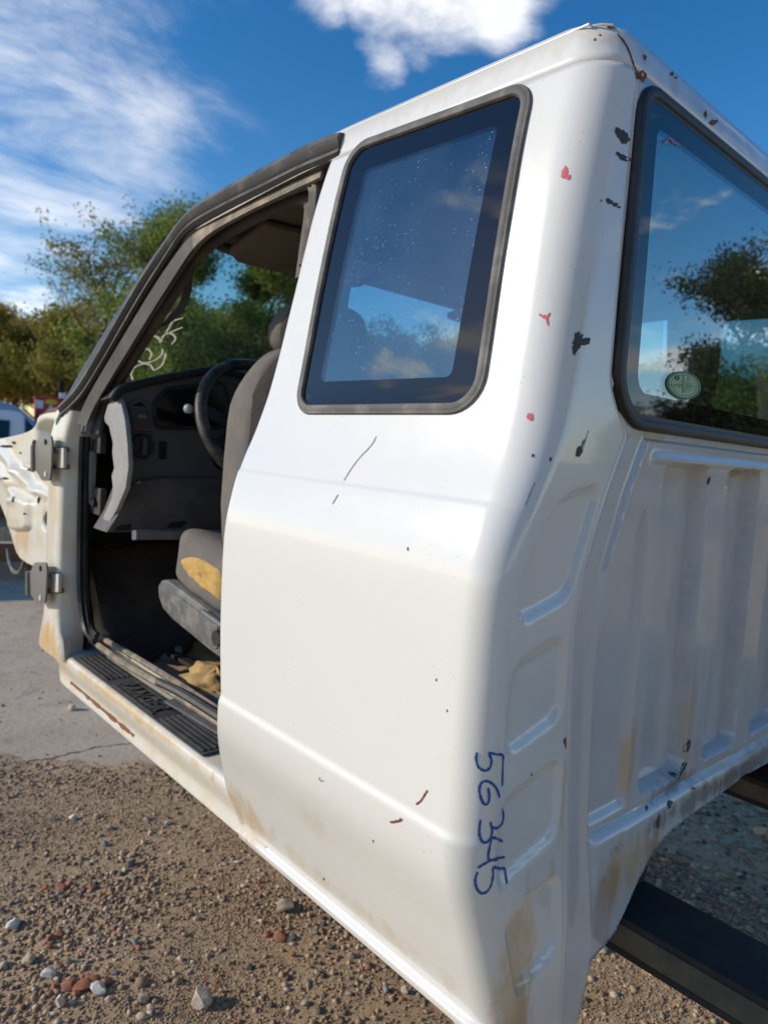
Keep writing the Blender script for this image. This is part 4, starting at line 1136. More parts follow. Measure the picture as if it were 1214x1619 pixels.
# marks on the back panel
for (u, v, a, b_) in ((1086, 1180, 4, 12), (1079, 1215, 4, 10), (1066, 1226, 8, 4), (1040, 1300, 3, 9), (1058, 1272, 3, 8), (1096, 1247, 3, 2), (1120, 760, 2, 7), (1022, 1278, 2, 4)):
    spot('rust_spot', u, v, a, b_, BB, 'chip_dark' if u != 1096 else 'chip_rust', BP, int(u) + 5, .5, .3)
# rocker scrape down to primer
sub(mark('primer_scrape', [(112, 1078), (128, 1092), (152, 1113), (172, 1130), (192, 1147), (212, 1164)], SB, 'chip_rust', 5, SILL, off=.001, vary=.55), SILL)
# oval sticker inside the rear glass, with its little pennant and figures
def rg(u, v): return at(u, v, 1, -.0075)
cu, cv = 1081, 609
def ell(ru, rv, n=36, rot=.35): return [(cu + ru * math.cos(2 * PI * i / n) * math.cos(rot) - rv * math.sin(2 * PI * i / n) * math.sin(rot), cv + ru * math.cos(2 * PI * i / n) * math.sin(rot) + rv * math.sin(2 * PI * i / n) * math.cos(rot)) for i in range(n)]
ST = prism('sticker', [rg(u, v) for u, v in ell(26.5, 21.5)], (0, -.0006, 0), 'sticker_green', RW, smooth=False)
def flatstroke(name, pxs, wpx, mat, parent, y=-.0084, closed=False):
    V = []; F = []; n = len(pxs)
    for i, (u, v) in enumerate(pxs):
        a = np.array(pxs[i - 1] if (closed or i) else pxs[0]); b_ = np.array(pxs[(i + 1) % n] if (closed or i < n - 1) else pxs[-1]); T = unit(b_ - a); N = np.array([-T[1], T[0]]) * wpx / 2
        V += [at(u - N[0], v - N[1], 1, y), at(u + N[0], v + N[1], 1, y)]
    for i in range(n if closed else n - 1):
        j = (i + 1) % n; F.append((2 * i, 2 * i + 1, 2 * j + 1, 2 * j))
    return meshobj(name, V, F, mat, parent, False)
flatstroke('sticker_ring', ell(25, 20.2), 2.2, 'sticker_ink', ST, closed=True)
flatstroke('sticker_ring', ell(20.5, 16.2), .7, 'sticker_ink', ST, closed=True)
flatstroke('pennant', [(1079, 602), (1101, 612), (1080, 619)], 1.2, 'sticker_ink', ST, closed=True)
for k in range(4): flatstroke('pennant', [(1080, 605 + 3.4 * k), (1096 - abs(1.5 - k) * 5, 610 + .8 * k)], .7, 'sticker_ink', ST)
flatstroke('pennant', [(1079, 601), (1079, 622)], 1.0, 'sticker_ink', ST)
flatstroke('sticker_mark', [(1070 + 3.2 * math.cos(a), 597 + 3 * math.sin(a)) for a in np.linspace(0, 6.28, 14)[:-1]], 2.4, 'sticker_ink', ST, closed=True)
flatstroke('sticker_mark', [(1066, 596), (1074, 598)], 1.2, 'sticker_ink', ST)
flatstroke('sticker_mark', [(1081.5, 594), (1079, 594), (1079, 596.5), (1081.5, 597), (1081.5, 599.5), (1079, 599.5)], 1.1, 'sticker_ink', ST)
flatstroke('sticker_mark', [(1089.5, 597.5), (1087, 597), (1086.5, 601), (1089, 602), (1089.5, 600), (1088, 599.6)], 1.0, 'sticker_ink', ST)
for k, st in enumerate(([(0, 0), (0, 5)], [(2.5, 5), (2.5, 0), (0, 0), (0, 2.5), (2.5, 2.5)], [(0, 0), (2.5, 0), (1, 5)], [(0, 0), (2.5, 0), (1, 5)])):
    flatstroke('sticker_mark', [(1066 + k * 3.4 + a, 606.5 + k * .5 + b_) for a, b_ in st], .9, 'sticker_ink', ST)
flatstroke('sticker_mark', [(1058, 608), (1065, 609)], .8, 'sticker_ink', ST)
# faint red crayon at the top corner of the rear glass
for s in ([(1050, 226), (1056, 219), (1063, 219), (1066, 226), (1072, 225), (1071, 230)],):
    flatstroke('crayon_mark', s, 2.2, 'pen_red', RW, y=-.0082)

# ---------------------------------------------------------------- windshield
def wsp(s, t):
    e = 1 - (2 * s - 1) ** 2
    y = (1.735 + .10 * e) * (1 - t) + (1.10 + .055 * e) * t; z = 1.160 * (1 - t) + 1.640 * t + .012 * e
    xl = .105 * (1 - t) + .175 * t; x = xl + (CAB_W - 2 * xl) * s
    return np.array((x, y, z + .012 * math.sin(PI * t)))
V = []; F = []; n = 30
for j in range(n):
    for i in range(n): V.append(wsp(i / (n - 1), j / (n - 1)))
for j in range(n - 1):
    for i in range(n - 1): F.append((j * n + i, j * n + i + 1, (j + 1) * n + i + 1, (j + 1) * n + i))
WSH = child(empty('windshield'))
wg = meshobj('glass_pane', V, F, 'glass_windshield', WSH, True)
WB = BVHTree.FromPolygons([Vector(v) for v in V], F); solidify(wg, .005, 0)
def c6(p): return (p[0] / 4.047, 330 + p[1] / 4.047)
for s in ([(845, 1086), (836, 1045), (858, 1008), (908, 986), (958, 992), (984, 1024), (1035, 988), (1058, 915)],
          [(952, 958), (966, 920), (940, 888), (902, 888), (894, 850), (920, 815), (968, 804), (1008, 818), (1024, 850)],
          [(945, 888), (900, 905), (874, 940), (890, 972), (940, 976), (998, 955), (1034, 920), (1034, 888)],
          [(1024, 850), (1036, 815), (1062, 790), (1100, 795), (1119, 825), (1094, 860)],
          [(1072, 716), (1170, 690)], [(1100, 714), (1060, 782)], [(1062, 795), (1110, 772), (1166, 750)],
          [(1206, 524), (1190, 600), (1170, 640), (1120, 656)], [(1034, 605), (1080, 605)]):
    sub(mark('crayon_writing', [c6(p) for p in s], WB, 'glass_crayon', 3.0, WSH, off=.004), WSH)
hd = [wsp(i / 20, 1.0) + np.array((0, -.015, .012)) for i in range(21)]
child(sweep('windshield_header', hd, (0, -.5, -.8), [(-.06, -.012), (-.06, .012), (.04, .012), (.04, -.012)], 'headliner'))
# sun visor with its warning label, and mirror side visor
V4 = [at(u, v, 1, 1.0) for u, v in ((368, 392), (372, 372), (420, 352), (484, 338), (486, 372), (470, 402), (400, 398))]
VIS = child(empty('sun_visor'))
vz = [(.22, .90, 1.625), (.62, .86, 1.635), (.62, 1.03, 1.585), (.58, 1.055, 1.575), (.26, 1.075, 1.575), (.22, 1.05, 1.585)]
prism('visor_board', [(x_, y_, z_ + .012) for x_, y_, z_ in vz], (0, -.003, -.014), 'headliner', VIS, .006)
prism('warning_label', [(.40, .895, 1.6045), (.56, .88, 1.608), (.56, .955, 1.5865), (.40, .97, 1.583)], (0, -.0004, -.0016), 'label_white', VIS)
prism('warning_label', [(.41, .900, 1.6008), (.55, .886, 1.6042), (.55, .905, 1.5985), (.41, .919, 1.5952)], (0, -.0002, -.0008), 'label_yellow', VIS)
for k in range(2): prism('warning_label', [(.43 + .055 * k, .928, 1.5915), (.465 + .055 * k, .925, 1.5925), (.465 + .055 * k, .95, 1.585), (.43 + .055 * k, .953, 1.584)], (0, -.0002, -.0008), 'seal_black', VIS)
tube('visor_pivot', [(.20, 1.06, 1.60), (.24, 1.06, 1.595)], .012, 'trim_grey', VIS)
child(prism('sun_visor', [(1.0, .90, 1.625), (1.45, .90, 1.615), (1.45, 1.06, 1.58), (1.0, 1.06, 1.585)], (0, -.004, -.02), 'headliner', None, .006))

# ---------------------------------------------------------------- dashboard
DASH = child(empty('dashboard'))
YD = 1.42
def dp(u, v, y=YD): return at(u, v, 1, y)
topline = [(176, 632), (186, 618), (205, 611), (240, 602), (285, 593), (345, 586)]
tl = [dp(u, v) for u, v in topline] + [np.array((.60, YD, 1.322)), np.array((.75, YD, 1.27)), np.array((1.1, YD, 1.245)), np.array((1.58, YD, 1.23))]
left = [dp(u, v) for u, v in ((168, 842), (186, 812), (200, 775), (206, 740), (204, 695), (198, 650), (190, 632))]
face = left + tl[1:] + [np.array((1.58, YD, .86)), np.array((.9, YD, .80)), np.array((.5, YD, .86))]
prism('dash_face', face, (0, .10, 0), 'dash_black', DASH, .004)
# hood lip and top pad running to the glass
lip = smooth_path(tl, 5); tube('hood_lip', [q + np.array((0, -.006, .0)) for q in lip], .012, 'dash_hood', DASH)
V = []; F = []; n = len(lip)
for q in lip: V.append(q + np.array((0, 0, .008)))
for q in lip: V.append(np.array((q[0], 1.56, .3 * q[2] + .7 * 1.19 + .02)))
for q in lip: V.append(np.array((q[0], 1.80, 1.165)))
for j in range(2):
    for i in range(n - 1): F.append((j * n + i, j * n + i + 1, (j + 1) * n + i + 1, (j + 1) * n + i))
solidify(meshobj('top_pad', V, F, 'dash_hood', DASH, True), .01, -1)
# speaker bump near the pillar
bm = bmesh.new(); bmesh.ops.create_uvsphere(bm, u_segments=16, v_segments=8, radius=1, matrix=Matrix.Translation(Vector(at(203, 614, 1, 1.62))) @ Matrix.Diagonal((.05, .05, .022, 1)))
from_bm('defrost_vent', bm, 'dash_hood', DASH)
# lower knee panel
kp = [dp(u, v, YD - .02) for u, v in ((168, 842), (190, 808), (204, 776), (222, 761), (250, 756), (360, 756), (360, 840))]
prism('knee_panel', kp, (0, .022, 0), 'trim_brown', DASH, .005)
for pg in ([(186, 832), (208, 829), (206, 838), (182, 840)], [(270, 826), (296, 824), (288, 834), (264, 835)]): prism('panel_slot', [dp(u, v, YD - .0225) for u, v in pg], (0, .004, 0), 'dark_void', DASH)
# instrument cluster
cl_ = round_poly([(247, 676), (243, 636), (262, 616), (352, 604), (362, 640), (352, 676)], 10, 5)
prism('instrument_cluster', [dp(u, v, YD - .003) for u, v in cl_], (0, .006, 0), 'gauge_glass', DASH)
cr_ = [dp(u, v, YD - .004) for u, v in cl_]
sweep('cluster_bezel', cr_, (0, -1, 0), circ(.006, 6), 'dash_hood', DASH, closed=True)
# air vent with slats
vo = round_poly([(199, 642), (222, 632), (233, 641), (243, 679), (208, 681)], 3, 3)
VN = prism('air_vent', [dp(u, v, YD - .003) for u, v in vo], (0, .006, 0), 'dark_void', DASH)
for k in range(8):
    t = (k + .5) / 8; ul = 200 + 8 * t; ur = 228 + 14 * t; vv = 640 + 38 * t
    a, b_ = dp(ul, vv), dp(ur, vv - 1); box('slat', (a[0], YD - .013, a[2] - .0035), (b_[0], YD - .002, a[2] + .0028), 'dash_black' if k < 7 else 'rust_brown', VN, .001)
sweep('vent_frame', [dp(u, v, YD - .004) for u, v in vo], (0, -1, 0), circ(.005, 6), 'dash_black', DASH, closed=True)
a = dp(221, 658); box('vent_tab', (a[0] - .012, YD - .019, a[2] - .005), (a[0] + .014, YD - .012, a[2] + .005), 'strip_grey', VN, .002)
# lamp switch and dimmer
def disc(name, c, r, th, mat, parent, axis=(0, -1, 0), n=28, bev=.002):
    bm = bmesh.new(); bmesh.ops.create_cone(bm, cap_ends=True, segments=n, radius1=r, radius2=r * .94, depth=th)
    M = Vector(axis).to_track_quat('Z', 'Y').to_matrix().to_4x4(); M.translation = Vector(c); bmesh.ops.transform(bm, matrix=M, verts=bm.verts)
    return from_bm(name, bm, mat, parent)
c = dp(223, 705); SWT = disc('lamp_switch', c + np.array((0, -.006, 0)), .034, .012, 'dash_hood', DASH)
sweep('switch_ring', [c + np.array((.038 * math.cos(a), -.002, .038 * math.sin(a))) for a in np.linspace(0, 2 * PI, 25)[:-1]], (0, -1, 0), circ(.004, 6), 'dash_black', SWT, closed=True)
box('switch_grip', c + np.array((-.006, -.028, -.024)), c + np.array((.006, -.010, .024)), 'dash_black', SWT, .003)
c = dp(257, 712); box('dimmer', c + np.array((-.012, -.006, -.026)), c + np.array((.010, .004, .026)), 'dark_void', DASH, .004)
# pale end cap, broken along its front edge
ec = [(184, 625), (190, 633), (197, 662), (201, 700), (203, 738), (198, 772), (184, 806), (166, 838), (160, 826), (165, 812), (176, 788), (178, 770), (176, 752), (180, 740), (177, 716), (178, 700), (174, 684), (172, 674), (166, 668), (164, 660), (170, 640), (178, 628)]
prism('end_cap', [at(u, v, 0, .118) for u, v in ec], (.014, 0, 0), 'endcap_grey', DASH, .003)
# bracket work showing through the broken end
box('bracket', at(141, 712, 0, .13) + np.array((0, -.01, -.16)), at(141, 712, 0, .13) + np.array((.02, .045, .0)), 'steel_grey', DASH)
box('bracket', at(150, 700, 0, .14) + np.array((0, -.04, -.03)), at(150, 700, 0, .14) + np.array((.02, .06, .03)), 'trim_grey', DASH)
box('bracket', at(150, 792, 0, .14) + np.array((0, -.04, -.04)), at(150, 792, 0, .14) + np.array((.02, .06, .04)), 'trim_grey', DASH)
disc('bolt_hole', at(147, 687, 0, .135), .014, .01, 'dark_void', DASH, (-1, 0, 0)); disc('bolt_hole', at(148, 794, 0, .135), .014, .01, 'dark_void', DASH, (-1, 0, 0))
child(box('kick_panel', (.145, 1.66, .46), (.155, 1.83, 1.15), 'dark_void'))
# steel knee bar across the lower dash
kb = [at(212, 846, 1, YD - .08), at(275, 846, 1, YD - .08), np.array((.62, YD - .08, at(345, 845, 1, YD - .08)[2]))]
child(sweep('knee_bar', kb, (0, -1, .2), round_poly([(-.013, -.014), (.013, -.014), (.013, .014), (-.013, .014)], .006, 3), 'strip_grey'))

# ---------------------------------------------------------------- steering wheel
SW = child(empty('steering_wheel'))
wc_ = np.array((.455, 1.225, 1.19)); ax = unit((0, -.90, .43)); e1 = np.array((1., 0, 0)); e2 = np.cross(ax, e1)
rim = [wc_ + .188 * (math.cos(a) * e1 + math.sin(a) * e2) for a in np.linspace(0, 2 * PI, 57)[:-1]]
sweep('rim', rim, [unit(q - wc_) for q in rim], circ(.0165, 12), 'wheel_leather', SW, closed=True)
disc('hub', wc_ + ax * -.03, .075, .05, 'dash_hood', SW, tuple(ax))
for a in (.15, PI - .15, -.9, PI + .9):
    d = math.cos(a) * e1 + math.sin(a) * e2
    sweep('spoke', [wc_ - ax * .03 + d * .05, wc_ - ax * .02 + d * .12, wc_ + d * .182], list([ax] * 3), [(-.016, -.006), (-.016, .006), (.016, .006), (.016, -.006)], 'dash_hood' if a > 0 else 'strip_grey', SW)
child(tube('steering_column', [wc_ - ax * .05, wc_ - ax * .26], .05, 'dash_hood', n=16))
kc = at(298, 646, 1, 1.30); bm = bmesh.new(); bmesh.ops.create_uvsphere(bm, u_segments=16, v_segments=10, radius=.0135, matrix=Matrix.Translation(Vector(kc)))
STK = child(from_bm('stalk_knob', bm, 'knob_grey')); sub(tube('stalk_arm', [kc + np.array((.005, .004, -.004)), kc + np.array((.10, .05, -.05))], .006, 'dash_hood'), STK)

# ---------------------------------------------------------------- seats
def soft(name, c, half, mat, parent, e=3.2, warp=None, n=28, seed=0):
    """rounded-box cushion with slight sag and creases"""
    V = []; F = []; c = np.array(c, float); h = np.array(half, float); nu, nv = n * 2, n
    def sp(t, p): return math.copysign(abs(t) ** (2 / p), t)
    for j in range(nv + 1):
        ph = -PI / 2 + PI * j / nv
        for i in range(nu):
            th = 2 * PI * i / nu
            q = np.array((sp(math.cos(ph), e) * sp(math.cos(th), e), sp(math.cos(ph), e) * sp(math.sin(th), e), sp(math.sin(ph), e)))
            p = q * h
            p *= 1 + .010 * math.sin(p[0] * 31 + seed) * math.sin(p[2] * 27 + seed) + .006 * math.sin(p[1] * 60 + p[2] * 40)
            if warp: p = warp(p, q)
            V.append(c + p)
    for j in range(nv):
        for i in range(nu): F.append((j * nu + i, j * nu + (i + 1) % nu, (j + 1) * nu + (i + 1) % nu, (j + 1) * nu + i))
    return meshobj(name, V, F, mat, parent, True)
def seat(dx, first, fab='seat_fabric'):
    ST_ = child(empty('driver_seat' if first else 'passenger_seat'))
    sh = np.array((dx, 0, 0))
    def wb(p, q):
        p = p.copy(); p[1] += .10 * (p[2] / .29) * -.12 - .018 * (1 - abs(q[0])) ** 2 * 0
        p[0] *= 1 - .10 * float(sstep(q[2], .3, 1)); p[1] *= 1 - .25 * float(sstep(q[2], .2, 1)); return p
    b1 = soft('backrest', np.array((.475, .965, 1.085)) + sh, (.262, .088, .292), fab, ST_, 4.2, wb, 30)
    soft('backrest_rear', np.array((.475, .900, 1.08)) + sh, (.256, .075, .285), 'seat_dark', ST_, 5, wb, 24)
    hr = soft('headrest', np.array((.455, 1.00, 1.428)) + sh, (.128, .055, .070), fab, ST_, 3.0, lambda p, q: np.array((p[0] * (1 - .18 * max(0, q[2])), p[1] - .25 * p[2], p[2])), 24)
    soft('headrest_rear', np.array((.455, .955, 1.428)) + sh, (.126, .045, .068), 'seat_dark', ST_, 3.0, lambda p, q: np.array((p[0] * (1 - .18 * max(0, q[2])), p[1] - .25 * p[2], p[2])), 20)
    for s in (-.05, .05): tube('headrest_post', [np.array((.455 + s, .97, 1.30)) + sh, np.array((.455 + s, .975, 1.40)) + sh], .006, 'strip_grey', ST_)
    def wcush(p, q):
        p = p.copy(); p[2] += .028 * float(sstep(abs(q[0]), .45, .9)) * (1 if q[2] > 0 else 0) + .03 * q[1]; return p
    cu_ = soft('cushion', np.array((.475, 1.085, .785)) + sh, (.265, .245, .085), fab, ST_, 3.6, wcush, 34)
    box('seat_frame', np.array((.33, .86, .60)) + sh, np.array((.66, 1.20, .70)) + sh, 'steel_dark', ST_, .01)
    for x in (.28, .66): box('seat_track', np.array((x - .018, .82, .445)) + sh, np.array((x + .018, 1.28, .475)) + sh, 'steel_grey', ST_, .003)
    return ST_, cu_
DS, CUSH = seat(0, True)
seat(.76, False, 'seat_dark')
CB = BVHTree.FromPolygons([Vector(v.co) for v in CUSH.data.vertices], [tuple(p.vertices) for p in CUSH.data.polygons])
# torn patch of yellow foam on the outer bolster
fp = [(287, 888), (292, 883), (306, 881), (322, 886), (338, 896), (350, 908), (350, 948), (338, 940), (322, 930), (306, 915), (294, 902)]
V = []; F = []; K = 8; ctr = np.mean(fp, 0); n = len(fp) * 4; fpd = [tuple(p[:2]) for p in smooth_path([(u, v, 0) for u, v in fp], 4, True)]
for k in range(K + 1):
    t = k / K
    for (u, v) in fpd:
        uu, vv = u * (1 - t) + ctr[0] * t, v * (1 - t) + ctr[1] * t; loc, nr = hit(CB, uu, vv)
        if loc is None: loc, nr = at(uu, vv, 0, .24), np.array((-.7, -.5, .5))
        V.append(loc + nr * ((.001 if k == 0 else .004) + (0 if k == 0 else .005 * random.random())))
for k in range(K):
    for i in range(n): j = (i + 1) % n; F.append((k * n + i, k * n + j, (k + 1) * n + j, (k + 1) * n + i))
meshobj('torn_foam', V, F, 'foam_yellow', DS, True)
sh_ = [(249, 926), (255, 917), (265, 917), (285, 932), (318, 957), (352, 983), (352, 1044), (330, 1028), (300, 1003), (272, 980), (256, 962), (250, 944)]
SHD = prism('side_shield', [at(u, v, 0, .192) for u, v in sh_], (.03, 0, 0), 'shield_grey', DS, .008)
sh2 = [(266, 934), (285, 944), (318, 969), (346, 990), (346, 1030), (322, 1012), (292, 985), (272, 962)]
prism('shield_relief', [at(u, v, 0, .1925) for u, v in round_poly(sh2, 4, 3)], (-.004, 0, 0), 'shield_grey', DS, .003)
disc('recline_pivot', at(345, 1009, 0, .186), .020, .014, 'steel_dark', DS, (-1, 0, 0))
tube('recline_lever', [at(322, 968, 0, .183), at(352, 990, 0, .183)], .008, 'strip_grey', DS)
# seat anchor bracket and bolt on the dirty floor
BRK = child(prism('seat_anchor', [at(u, v, 2, .458) for u, v in ((263, 1037), (270, 1031), (330, 1062), (322, 1070))], (0, 0, .012), 'steel_dark', None, .002))
bt = at(282, 1029, 2, .47); sub(disc('anchor_bolt', bt, .012, .022, 'steel_grey', None, (0, 0, 1), 8), BRK)
child(tube('seat_adjust_rod', [at(275, 1026, 2, .47), at(318, 1008, 2, .49)], .006, 'steel_dark'))
child(tube('wiring_loom', smooth_path([at(u, v, 2, .452) for u, v in ((285, 1034), (300, 1041), (318, 1046), (335, 1040))], 5), .004, 'seal_black', n=6))
# passenger side: closed door inside, seen through the glass
PD = child(empty('passenger_door'))
box('door_inner', (1.595, .64, .47), (1.625, 1.64, 1.17), 'trim_grey', PD, .01)
V = []; F = []
for j in range(8):
    for i in range(10):
        z = 1.17 + .46 * j / 7; y1 = interp(z, [1.17, 1.64], [1.66, 1.12]); y = .63 + (y1 - .63) * i / 9; V.append((CAB_W - P0(z) - .012, y, z))
for j in range(7):
    for i in range(9): F.append((j * 10 + i, j * 10 + i + 1, (j + 1) * 10 + i + 1, (j + 1) * 10 + i))
solidify(meshobj('glass_pane', V, F, 'glass_side', PD, True), .004, 0)
fr_ = [np.array((CAB_W - P0(z) - .012, y, z)) for y, z in ((.63, 1.16), (.60, 1.35), (.575, 1.55), (.58, 1.635), (.65, 1.648), (1.05, 1.625), (1.16, 1.57), (1.4, 1.38), (1.66, 1.16))]
sweep('window_frame', smooth_path(fr_, 5), (1, 0, .2), [(-.025, -.015), (-.025, .012), (.025, .012), (.025, -.015)], 'seal_black', PD)

# ---------------------------------------------------------------- hinges on the pillar
def hinge(cu, cv, h):
    """leaf plate, two knuckle arms and a pin"""
    H = child(empty('door_hinge'))
    X0 = .035
    def q(u, v, x=X0): return at(cu + u, cv + v, 0, x)
    leaf_ = round_poly([(-8, -34), (10, -34), (12, -20), (10, 20), (8, 34), (-4, 34), (-14, 18), (-15, -16)], 4, 3)
    prism('leaf', [q(u, v * h / 34, .030) for u, v in leaf_], (.006, 0, 0), 'hinge_steel', H, .0015)
    for s in (-24, 24): disc('leaf_hole', q(2, s * h / 34, .029), .009, .004, 'paint_jamb' if s > 0 else 'dark_void', H, (-1, 0, 0), 14)
    for s in (-13, 13):
        v_ = s * h / 34
        prism('knuckle_arm', [q(-20, v_ - 4), q(-20, v_ + 4), q(28, v_ + 4, .056), q(28, v_ - 4, .056)], (.022, .0, 0), 'hinge_steel', H, .002)
    tube('hinge_pin', [q(-17, -19 * h / 34, .03), q(-17, 19 * h / 34, .03)], .009, 'hinge_steel', H, 12)
    prism('pillar_pad', [q(16, -15 * h / 34, .052), q(30, -15 * h / 34, .052), q(30, 15 * h / 34, .052), q(16, 15 * h / 34, .052)], (.01, 0, 0), 'paint_jamb', H, .002)
hinge(70, 724, 36); hinge(62, 922, 33)
# oval access hole with its rolled ring on the cowl side
oh = [(80 + 10 * math.cos(a), 822 + 17 * math.sin(a)) for a in np.linspace(0, 2 * PI, 25)[:-1]]
sub(prism('access_hole', [at(u, v, 0, .084) for u, v in oh], (.004, 0, 0), 'dark_void', None), APR)
sub(sweep('hole_ring', [at(u, v, 0, .083) for u, v in oh], (-1, 0, 0), circ(.006, 6), 'paint_jamb', None, closed=True), APR)
sub(tube('hole_clip', [at(81, 808, 0, .075), at(83, 836, 0, .075)], .008, 'paint_jamb', None), APR)
for (u, v, a, b_) in ((12, 706, 10, 2.4), (24, 700, 3, 2.5), (52, 742, 7, 4), (22, 790, 1.6, 4), (40, 812, 1.4, 1.4), (63, 790, 2, 6), (55, 700, 2, 5), (34, 716, 1.6, 1.6), (8, 757, 7, 1.8)):
    spot('punched_slot', u, v, a, b_, APB, 'dark_void', APR, int(u * 3 + v), .3, off=.0045)
child(tube('brake_hose', smooth_path([at(u, v, 0, .12) for u, v in ((13, 868), (16, 890), (22, 903), (30, 905), (37, 893), (41, 872))], 6), .008, 'seal_grey', n=8))

# ---------------------------------------------------------------- chassis
for x0 in (.405, 1.165):
    FR = child(empty('frame_rail'))
    box('rail_top', (x0 + .001, -2.4, .408), (x0 + .13, 2.4, .42), 'frame_top', FR, .002)
    box('rail_web', (x0, -2.4, .368), (x0 + .008, 2.4, .4075), 'frame_side', FR, .002)
    box('rail_flange', (x0 + .001, -2.4, .355), (x0 + .13, 2.4, .3675), 'frame_top', FR, .002)
child(box('crossmember', (.5352, .35, .36), (1.1648, .45, .405), 'steel_dark'))
child(box('body_mount', (.40, .02, .421), (.54, .16, .50), 'steel_dark', bevel=.01))

# ---------------------------------------------------------------- loose things in and on the cab
V = []; F = []; nu, nv = 40, 24; c = at(330, 1090, 2, .46); rr = random.Random(3)
for j in range(nv + 1):
    ph = PI * j / nv
    for i in range(nu):
        th = 2 * PI * i / nu; d = 1 + .12 * math.sin(3 * th + 4 * ph) + .08 * math.sin(6 * th - 5 * ph + 1) + .05 * math.sin(9 * th + 8 * ph) + .04 * math.sin(13 * th - 11 * ph) + rr.uniform(-.02, .02)
        V.append((c[0] + .075 * d * math.sin(ph) * math.cos(th) + .02, c[1] + .115 * d * math.sin(ph) * math.sin(th), c[2] + .012 + .042 * d * math.cos(ph)))
for j in range(nv):
    for i in range(nu): F.append((j * nu + i, (j + 1) * nu + i, (j + 1) * nu + (i + 1) % nu, j * nu + (i + 1) % nu))
tag(meshobj('rag', V, F, 'rag_tan'), 'crumpled tan rag lying on the dirty cab floor behind the sill', 'rag')
tag(prism('cardboard_scrap', [at(u, v, 2, .455) for u, v in ((306, 1057), (324, 1034), (352, 1050), (352, 1072), (330, 1068))], (0, 0, .003), 'rag_tan', None), 'flat tan cardboard scrap lying on the cab floor under the seat', 'cardboard')

# ================================================================== background
def ground_at(u, dist):
    """ground point in the direction of a picture column, at a distance"""
    d = ray(u, 664); h = unit(d[:2]); return np.array((CAM[0] + h[0] * dist, CAM[1] + h[1] * dist, GZ))
def right_of(u):
    h = unit(ray(u, 664)[:2]); return math.atan2(-h[0], h[1])     # heading whose local +x points right across the view

# ---- trees
def tree_mesh(seed, h, cr, trunk_h, nleaf, lsize, density_top=1.0, slim=1.0, sparse=False):
    rnd = random.Random(seed); V = []; F = []; tips = []
    def limb(p, d, L, r, lvl):
        nseg = 5; pts = [np.array(p)]; dd = np.array(d)
        for k in range(nseg):
            dd = unit(dd + np.array((rnd.gauss(0, .16), rnd.gauss(0, .16), rnd.gauss(.04, .10)))); pts.append(pts[-1] + dd * L / nseg)
        m = 6 if lvl == 0 else 4; base = len(V)
        for k, q in enumerate(pts):
            T = unit(pts[min(k + 1, nseg)] - pts[max(k - 1, 0)]); N = unit(np.cross(T, (.3, .9, .1))); B = np.cross(T, N); rad = r * (1 - .75 * k / nseg)
            for a in range(m): V.append(q + rad * (math.cos(2 * PI * a / m) * N + math.sin(2 * PI * a / m) * B))
        for k in range(nseg):
            for a in range(m): F.append((base + k * m + a, base + k * m + (a + 1) % m, base + (k + 1) * m + (a + 1) % m, base + (k + 1) * m + a))
        if lvl < 3:
            nb = (9, 5, 4)[lvl]
            for b_ in range(nb):
                k = rnd.randint(1 if lvl else 2, nseg); ang = rnd.uniform(0, 2 * PI); side = np.array((math.cos(ang), math.sin(ang), rnd.uniform(-.1, .7)))
                nd = unit(dd * .55 + side * .8); limb(pts[k], nd, L * rnd.uniform(.42, .68) * (1 if lvl else cr / h * 1.25), r * .42 * (1 - .1 * k), lvl + 1)
        if lvl >= 1: tips.extend(pts[2:])
    limb((0, 0, -.2), (0, 0, 1), h * .86, h * .024, 0)
    tips = np.array(tips); VA = np.array(V)
    kz = h * .97 / tips[:, 2].max(); kr = cr * .92 / np.percentile(np.hypot(tips[:, 0], tips[:, 1]), 97)
    kk = np.array([kr, kr, kz]); tips = tips * kk; V = list(VA * kk)
    off = np.median(tips[tips[:, 2] > trunk_h][:, :2], 0); VA = np.array(V)
    tips[:, :2] -= off * (tips[:, 2:3] / h); VA[:, :2] -= off * (VA[:, 2:3] / h); V = list(VA)
    tips = tips[tips[:, 2] > trunk_h]
    n = nleaf; base = tips[np.array([rnd.randrange(len(tips)) for _ in range(n)])]
    r2 = np.random.default_rng(seed)
    spread = .13 if sparse else .22
    pos = base + r2.normal(0, spread * cr / 3, (n, 3)) * np.array([1, 1, .8])
    pos[:, 2] = np.clip(pos[:, 2], trunk_h * .6, h * 1.02)
    a = r2.normal(0, 1, (n, 3)); a /= np.linalg.norm(a, axis=1)[:, None]; b_ = r2.normal(0, 1, (n, 3)); b_ -= a * (a * b_).sum(1)[:, None]; b_ /= np.linalg.norm(b_, axis=1)[:, None]
    s = lsize * r2.uniform(.5, 1.2, (n, 1))
    LV = np.stack([pos - a * s, pos + b_ * s * .55, pos + a * s, pos - b_ * s * .55], 1).reshape(-1, 3); LF = np.arange(4 * n).reshape(-1, 4)
    return V, F, LV, LF
PROTO = {}
def proto(key, *a, **k):
    V, F, LV, LF = tree_mesh(*a, **k)
    t = bpy.data.meshes.new('trunk'); t.from_pydata([tuple(v) for v in V], [], F); t.materials.append(MAT['bark']); t.polygons.foreach_set('use_smooth', [True] * len(t.polygons))
    o = fast_mesh('crown', LV, LF, 'leaf_green'); c = o.data; bpy.data.objects.remove(o)
    PROTO[key] = (t, c)
proto('tall', 23, 11, 3.0, 2.5, 30000, .085)
proto('bushy', 37, 7, 3.2, .7, 26000, .085)
proto('sparse', 51, 10, 4.2, 2.4, 7500, .075, sparse=True)
proto('near', 64, 9, 3.6, 1.2, 34000, .065)
